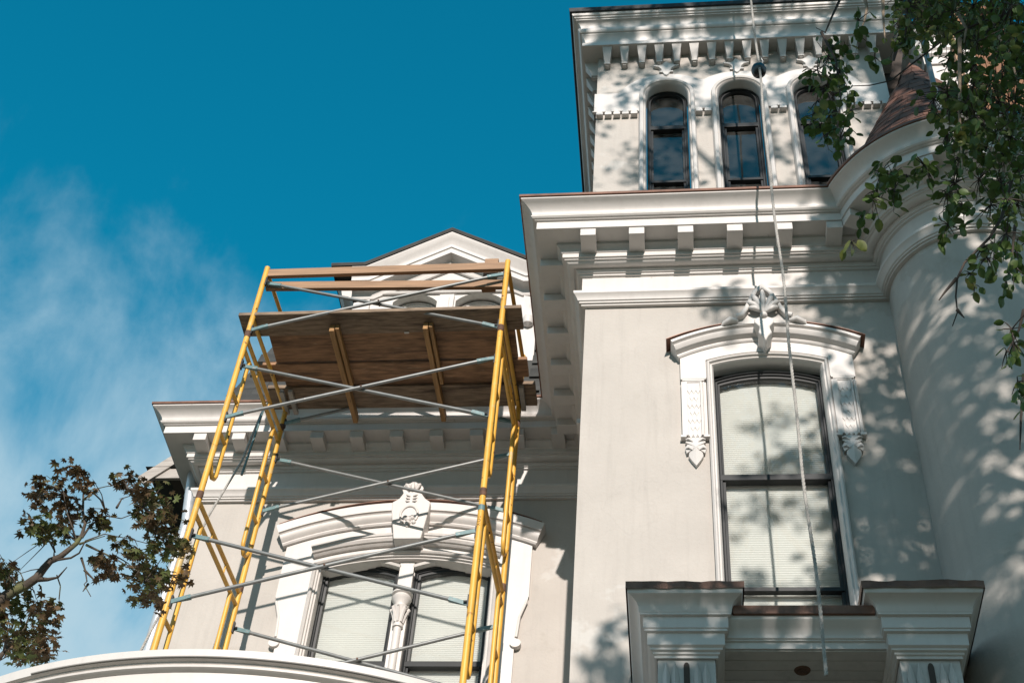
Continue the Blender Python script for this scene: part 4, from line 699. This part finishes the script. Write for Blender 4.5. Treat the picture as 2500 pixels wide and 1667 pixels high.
RT_CLUMPS= [[0.722,3.299,6.971,0.043],[0.739,3.17,6.746,0.026],[0.699,3.34,6.935,0.049],[0.66,3.007,6.317,0.039],[0.576,2.994,6.303,0.034],[0.631,3.447,6.976,0.028],[0.698,3.452,6.915,0.044],[0.714,3.304,6.664,0.042],[0.816,3.587,7.224,0.035],[0.62,3.015,6.153,0.038],[0.793,3.531,6.927,0.028],[0.555,2.985,6.078,0.023],[0.801,3.621,6.941,0.034],[0.668,3.349,6.545,0.047],[0.596,3.336,6.511,0.031],[0.625,3.626,6.86,0.028],[0.647,3.48,6.644,0.037],[0.714,3.482,6.662,0.043],[0.622,2.893,5.788,0.022],[0.609,3.145,6.106,0.029],[0.612,2.918,5.761,0.022],[0.6,3.005,5.855,0.014],[0.773,3.021,6.695,0.03],[0.894,3.537,7.438,0.035],[0.786,2.951,6.309,0.024],[1.004,3.087,6.912,0.062],[1.109,3.244,7.177,0.065],[1.083,3.53,7.631,0.036],[1.206,3.622,7.684,0.054],[1.215,3.417,7.399,0.057],[1.152,3.021,6.741,0.055],[1.342,3.286,7.228,0.065],[1.475,3.415,7.418,0.067],[1.323,2.892,6.539,0.057],[1.046,3.394,7.175,0.022],[1.078,3.145,6.837,0.031],[1.239,3.322,7.145,0.054],[1.346,3.386,7.244,0.055],[1.259,3.385,6.983,0.038],[1.173,3.268,6.79,0.026],[1.329,3.294,6.952,0.042],[1.307,3.009,6.625,0.054],[1.464,3.246,6.944,0.052],[1.242,2.95,6.306,0.042],[1.43,3.235,6.744,0.041],[1.335,3.279,6.637,0.05],[1.462,3.469,6.905,0.053],[1.386,3.165,6.51,0.029],[0.986,2.866,5.932,0.049],[1.179,3.272,6.561,0.06],[1.135,3.014,6.184,0.056],[1.336,3.443,6.754,0.063],[1.031,3.161,6.328,0.039],[1.007,3.154,6.24,0.034],[1.221,3.578,6.876,0.06],[1.147,3.164,6.289,0.053],[1.255,3.129,6.246,0.057],[1.308,3.128,6.223,0.047],[1.209,3.235,6.318,0.053],[1.006,2.925,5.792,0.03],[1.134,3.287,6.207,0.043],[1.298,3.587,6.738,0.053],[1.275,3.3,6.366,0.054],[1.389,3.445,6.525,0.061],[1.474,3.608,6.66,0.047],[1.303,3.524,6.505,0.041],[1.326,3.445,6.348,0.05],[0.863,3.501,6.337,0.041],[0.886,3.506,6.265,0.046],[0.722,3.053,5.619,0.035],[0.829,3.236,5.848,0.028],[0.886,3.124,5.805,0.027],[0.91,3.059,5.731,0.035],[1.067,3.307,5.987,0.042],[0.971,3.104,5.659,0.035],[1.248,3.345,6.044,0.043],[1.301,3.316,6.042,0.047],[1.141,3.468,7.488,0.049],[1.418,3.203,7.166,0.045],[1.524,3.798,8.045,0.053],[1.542,4.118,8.719,0.059],[1.2,3.336,7.396,0.048],[1.366,3.644,7.884,0.052],[1.686,3.498,7.647,0.049],[1.751,4.2,8.443,0.057],[1.356,4.057,8.434,0.057],[1.018,3.209,6.986,0.045],[1.577,3.646,7.51,0.049],[1.117,3.499,7.735,0.051],[1.763,3.803,8.121,0.053],[1.483,3.845,8.205,0.054],[1.435,3.918,8.279,0.055],[1.411,3.62,7.556,0.05],[1.371,4.047,8.468,0.057],[1.194,3.001,6.464,0.041],[1.39,3.823,7.907,0.053],[1.636,4.052,8.328,0.056],[1.571,3.675,7.753,0.051],[1.635,3.803,8.086,0.053],[1.467,3.576,7.477,0.049],[1.264,4.029,8.394,0.057],[1.449,3.469,7.366,0.048],[1.137,3.093,6.723,0.043],[1.872,4.155,8.363,0.056],[1.389,4.073,8.702,0.059],[1.331,3.459,7.539,0.049],[1.551,3.585,7.795,0.051],[1.264,3.015,6.578,0.041],[1.593,3.523,7.546,0.049],[1.678,4.064,8.563,0.057],[1.108,3.202,6.986,0.045],[1.655,4.059,8.208,0.055],[1.347,4.071,8.408,0.057],[1.336,3.856,8.156,0.055],[1.654,3.766,7.952,0.052],[1.625,3.782,8.035,0.053],[1.467,3.614,7.584,0.05],[1.519,4.107,8.563,0.058],[1.054,3.015,6.84,0.043],[1.463,3.284,6.898,0.044],[1.349,3.72,8.035,0.053],[1.259,3.252,6.935,0.045],[1.838,3.969,8.279,0.055],[1.58,3.599,7.445,0.049],[1.338,3.228,7.003,0.045],[1.586,4.091,8.253,0.056],[1.053,3.392,7.261,0.048],[1.346,3.954,8.481,0.057],[1.645,3.46,7.392,0.047],[1.525,3.896,7.986,0.053],[1.319,4.041,8.596,0.058],[1.543,3.933,8.138,0.054],[1.517,3.655,7.63,0.05],[1.493,4.192,8.861,0.06],[1.25,4.057,8.356,0.057],[1.251,3.479,7.695,0.05],[1.293,3.513,7.543,0.049],[1.997,4.133,8.748,0.058],[1.053,3.4,7.147,0.047],[1.587,3.537,7.789,0.05],[1.685,3.968,8.2,0.055],[1.265,3.736,7.963,0.053],[1.08,3.499,7.358,0.049],[1.355,3.781,8.128,0.054],[1.086,3.365,7.41,0.048],[1.3,3.711,7.746,0.052],[1.547,3.353,7.134,0.046],[1.232,3.291,7.325,0.047],[1.375,3.355,7.139,0.046],[1.509,4.15,8.427,0.057],[1.301,3.911,8.449,0.057],[1.496,3.76,7.97,0.053],[1.881,4.154,8.827,0.059],[1.703,3.563,7.615,0.049],[1.154,3.246,7.038,0.045],[1.421,3.607,7.476,0.049],[1.874,4.06,8.596,0.057],[1.301,3.864,8.285,0.055],[1.15,3.104,7.003,0.044],[1.411,3.068,6.957,0.043],[1.606,3.445,7.245,0.047],[1.327,3.945,8.065,0.054],[1.422,3.63,6.988,0.047],[1.368,3.101,6.198,0.039],[1.58,3.754,7.099,0.048],[1.43,3.445,6.931,0.045],[1.583,4.001,7.709,0.052],[1.527,3.478,7.06,0.046],[1.353,3.263,6.069,0.04],[1.413,3.416,6.7,0.044],[1.483,3.978,7.354,0.05],[1.13,3.078,6.08,0.039],[1.548,3.445,7.097,0.046],[1.192,3.248,6.497,0.042],[1.539,3.406,6.97,0.045],[1.413,3.889,7.667,0.052],[1.458,3.608,7.095,0.047],[1.285,3.712,7.079,0.048],[1.495,4.14,7.358,0.051],[1.302,3.45,6.865,0.045],[1.494,3.681,6.915,0.046],[1.35,3.363,6.344,0.042],[1.404,3.225,6.824,0.044],[1.376,3.159,6.71,0.043],[1.324,3.707,6.936,0.047],[1.487,3.418,6.902,0.045],[1.703,4.117,8.322,0.056],[1.676,3.841,7.265,0.049],[1.338,3.599,6.834,0.046],[1.633,3.914,7.055,0.048],[1.394,4.176,7.524,0.053],[1.099,3.195,6.357,0.041],[1.355,3.722,6.946,0.047],[1.729,4.129,7.57,0.052],[1.228,3.48,6.908,0.046],[1.211,3.139,6.05,0.039],[1.586,3.88,7.876,0.053],[1.272,3.082,5.817,0.037],[1.208,3.606,6.647,0.045],[1.334,4.037,7.344,0.051],[1.221,3.216,6.388,0.041],[1.516,3.966,7.794,0.053],[1.344,3.755,7.549,0.051],[1.513,3.221,6.782,0.043],[1.461,3.947,7.518,0.051],[1.696,3.62,7.453,0.049],[1.612,3.881,6.988,0.048],[1.108,3.013,5.986,0.038],[1.679,3.897,7.611,0.051],[1.351,3.768,6.952,0.047],[1.782,4.024,7.617,0.051],[1.491,3.608,6.895,0.046],[0.784,3.194,5.916,0.042],[0.868,3.367,6.122,0.037],[0.694,3.007,5.51,0.032],[0.821,3.201,5.817,0.034],[0.723,3.368,5.886,0.021],[0.616,3.096,5.392,0.019],[0.825,3.023,5.658,0.02],[0.866,2.935,5.591,0.032],[1.178,3.494,6.409,0.046],[1.292,3.551,6.454,0.061],[1.361,3.517,6.43,0.068],[1.108,3.415,6.123,0.058],[1.171,3.334,6.035,0.057],[1.079,2.896,5.417,0.049],[1.126,3.555,6.18,0.045],[1.055,3.229,5.747,0.034],[1.035,3.399,5.851,0.035],[0.878,2.947,5.236,0.024],[1.227,3.447,6.022,0.05],[1.111,2.967,5.436,0.043],[1.142,3.617,5.822,0.029],[1.082,3.419,5.526,0.02],[1.1,3.275,5.504,0.039],[1.172,3.373,5.686,0.048],[1.102,3.034,5.334,0.043],[1.197,3.249,5.512,0.039],[0.97,2.919,5.119,0.029],[1.073,3.074,5.145,0.024],[1.111,3.078,5.217,0.03],[1.017,2.982,4.816,0.034],[1.05,3.183,4.933,0.021],[0.984,2.901,4.67,0.022],[0.955,2.871,4.48,0.026],[1.039,3.116,4.676,0.017],[1.326,3.643,6.183,0.045],[1.321,3.432,5.997,0.043],[1.268,3.192,5.862,0.041]]
def leaf_objects(tree, proto, name, m_, spots, size, tilt_fn, limit, extra_name):
    me = None; rest = MB(); n_ = 0
    random.shuffle(spots)
    for pos in spots:
        s_ = size*random.uniform(.65, 1.2); t = tilt_fn()
        if n_ < limit:
            if me is None: o = proto.build(name, m_, tree, recalc=False, smooth=60); me = o.data
            else: o = link(bpy.data.objects.new(name, me), tree)
            o.location = pos; o.rotation_euler = t; o.scale = (s_, s_, s_)
        else: rand_leaf(rest, proto, pos, s_, t)
        n_ += 1
    if rest.v: tag(rest.build(extra_name, m_, tree, recalc=False, smooth=60), kind='stuff')
# maple at the left
MT = empty('maple_tree', (-5.6, 5.6, 0), 'dark red green maple branch reaching towards the scaffold from the left', 'tree')
mk = MB().tube([(-5.6, 5.6, 0), (-5.5, 5.7, 2.0), (-5.2, 5.9, 4.0), (-4.7, 6.15, 5.4), (-4.2, 6.3, 6.0)]+MAPLE_BR[0][:1], [.16, .13, .10, .07, .045, .036], 14)
mk.build('trunk', 'bark', MT, smooth=60)
for i, br in enumerate(MAPLE_BR):
    n_ = len(br); r0 = .040 if i == 0 else (.018 if i in (1, 12) else .008)
    pts = [Vector(p)+Vector((0, (.10*math.sin(j*.9+i)) * min(1, j/3) if i else 0, 0)) for j, p in enumerate(br)]
    MB().tube(pts, [max(.0025, r0*(1-.85*(j/(n_-1)) ** .7)) for j in range(n_)], 8).build('branch', 'bark', MT, smooth=60)
tw_ = MB()
spots = []
for x, y, z, r_ in MAPLE_CLUMPS:
    k_ = max(6, int(36*(r_/.07)**1.5))
    for i in range(k_):
        p = Vector((x+random.gauss(0, r_*.50), y+random.gauss(0, r_*.8), z+random.gauss(0, r_*.36)-.03*abs(random.gauss(0, 1)))); spots.append(p)
    for i in range(3):
        a = Vector((x, y, z))+Vector((random.uniform(-1, 1), random.uniform(-1, 1), random.uniform(-.6, .6)))*r_
        nb = min((Vector(q) for br in MAPLE_BR for q in br), key=lambda q: (q-a).length)
        if (nb-a).length < .5: tw_.tube([nb, nb.lerp(a, .5)+Vector((0, .02, .03)), a], [.004, .003, .0016], 5)
tag(tw_.build('twigs', 'bark', MT), kind='stuff')
leaf_objects(MT, leaf_mesh('palm'), 'leaf', 'maple', spots, .076, lambda: Euler((random.gauss(-.35, .45), random.gauss(0, .45), random.uniform(0, 6.28))), 300, 'small_leaves')
# big tree overhead at the right; its crown behind the camera throws the dappled shade
BT = empty('shade_tree', (5.2, -3.6, 0), 'leafy green tree whose branches hang over the turret at the right', 'tree')
MB().tube([(5.2, -3.6, 0), (5.15, -3.4, 2.4), (4.8, -2.2, 6), (4.1, -1.0, 9), (3.6, -.9, 12), (3.0, -.9, 15), (2.6, -1, 17.5)], [.42, .34, .30, .25, .2, .13, .06], 20).build('trunk', 'bark', BT, smooth=60)
for pts, rr_ in (([(4.5, -1.3, 5.5), (3.9, .6, 7.6), (3.0, 2.2, 8.6), (2.3, 3.1, 8.9)], [.14, .10, .06, .03]), ([(4.1, -1, 9), (3.0, .2, 11.5), (2.2, 1.0, 13)], [.13, .08, .03]), ([(4.4, -1.2, 6.5), (3.2, -.5, 8.5), (1.8, 0, 10)], [.12, .07, .03]), ([(3.8, -.95, 11), (2.0, -.8, 13.5), (.8, -.5, 15.4)], [.1, .06, .02]), ([(4.3, -1.1, 7.5), (2.6, .4, 7.8), (1.6, 1.0, 8.6)], [.09, .05, .02]),
                 ([(2.3, 3.1, 8.9), (2.0, 3.25, 8.6), (1.75, 3.2, 8.4)], [.03, .02, .012]), ([(3.0, 2.2, 8.6), (2.5, 2.9, 7.4), (2.1, 3.2, 6.6)], [.04, .025, .012]), ([(2.5, 2.9, 7.4), (1.9, 3.2, 6.0), (1.55, 3.25, 5.2)], [.016, .008, .003]), ([(2.3, 3.1, 8.9), (1.4, 3.3, 8.3), (.75, 3.25, 7.6)], [.02, .012, .006])):
    MB().tube(pts, rr_, 10).build('limb', 'bark', BT, smooth=60)
for i, br in enumerate(RT_BR+RT_BR2):
    n_ = len(br); pale = i in (1, 2, 3, 5, 6); r0 = .009 if pale else .0065
    MB().tube(br, [max(.0018, r0*(1-.75*j/(n_-1))) for j in range(n_)], 7).build('branch', 'twig_pale' if pale else 'twig', BT, smooth=60)
spots = []; tw_ = MB()
for x, y, z, r_ in RT_CLUMPS:
    c0 = Vector((x, y, z))
    for i in range(max(5, int(30*(r_/.09)))):
        p = c0+Vector((random.gauss(0, .6), random.gauss(0, 1.0), random.gauss(0, .6)))*r_; spots.append(p)
        tw_.tube([c0+Vector((0, 0, .02)), c0.lerp(p, .6)+Vector((0, 0, .012)), p], [.0022, .0018, .001], 4)
tag(tw_.build('twigs', 'twig', BT), kind='stuff')
leaf_objects(BT, leaf_mesh('oval'), 'leaf', 'leaf', spots, .043, lambda: Euler((random.gauss(-.9, .6), random.gauss(0, .6), random.uniform(0, 6.28))), 300, 'small_leaves')
# crown that shades the facade: leaf clusters strung along the sun direction above the camera
cw = MB(); pr_o = MB().add([(0, 0, 0), (.3, .35, .05), (.22, .75, .03), (0, 1, 0), (-.22, .75, .03), (-.3, .35, .05)], [(0, 1, 2, 3), (0, 3, 4, 5)])
rng = random.Random(11)
def shade(x0, x1, z0, z1, n_, per, spread, t0, t1, size, keep=lambda x, z: True, Yp=7.2):
    i = 0
    while i < n_:
        x, z = rng.uniform(x0, x1), rng.uniform(z0, z1); i += 1
        if not keep(x, z): continue
        t = rng.uniform(t0, t1); D = Vector((.113, -1, .385)); c0 = Vector((x, Yp, z))+D*t
        for k_ in range(per):
            p = c0+Vector((rng.gauss(0, spread), rng.gauss(0, spread*1.6), rng.gauss(0, spread*.8)))
            rand_leaf(cw, pr_o, p, size*rng.uniform(.7, 1.25), Euler((rng.gauss(-.8, .6), rng.gauss(0, .6), rng.uniform(0, 6.28))))
shade(-.9, 2.2, 10.9, 13.3, 84, 26, .095, 5.5, 9, .105)                                   # over the tower
shade(-.9, 2.2, 13.2, 14.3, 66, 28, .12, 5.5, 9, .12)                                     # tower cornice
shade(1.15, 3.2, 9.75, 11.4, 105, 26, .12, 5.5, 9, .12)                                 # turret cornice
shade(1.45, 3.3, 3.0, 9.8, 300, 28, .15, 5.5, 10, .12)                                    # turret
shade(1.16, 1.75, 5.0, 9.5, 125, 26, .11, 5.5, 10, .115, lambda x, z: rng.random() < (.38 if z > 8.6 else .9))
shade(.1, 1.7, 9.42, 9.95, 26, 28, .09, 6, 10, .105, lambda x, z: x > .9 or rng.random() < .6)
shade(.45, 1.2, 6.9, 9.0, 28, 28, .08, 6, 10, .105, lambda x, z: rng.random() < .35+.65*(x-.42)/.8)
shade(-.5, .25, 5.4, 7.4, 27, 28, .085, 6, 10, .105, lambda x, z: z < 7.4-.5*rng.random())
shade(-.5, 1.9, 4.4, 6.75, 220, 28, .13, 6.0, 11.0, .12, Yp=6.4)                           # portico
for i in range(900):                                                                            # unseen foliage added to block sky light, right of and below the lit wall
    p = Vector((rng.uniform(-.5, 8), rng.uniform(-7, .6), rng.uniform(3.2, 15)))
    t = 7.2-p.y; xf, zf = p.x-.113*t, p.z-.385*t
    if not (xf > 3.0 or (zf < 3.6 and xf > -.4)): continue
    if ((p.x-4.2)/4.4)**2+((p.y+2.6)/4.2)**2+((p.z-8.6)/6.2)**2 > 1: continue
    for k_ in range(20): rand_leaf(cw, pr_o, p+Vector((rng.gauss(0, .3), rng.gauss(0, .3), rng.gauss(0, .22))), .17*rng.uniform(.7, 1.25), Euler((rng.gauss(-.8, .6), rng.gauss(0, .6), rng.uniform(0, 6.28))))

tag(cw.build('crown', 'leaf', BT, recalc=False), kind='stuff')
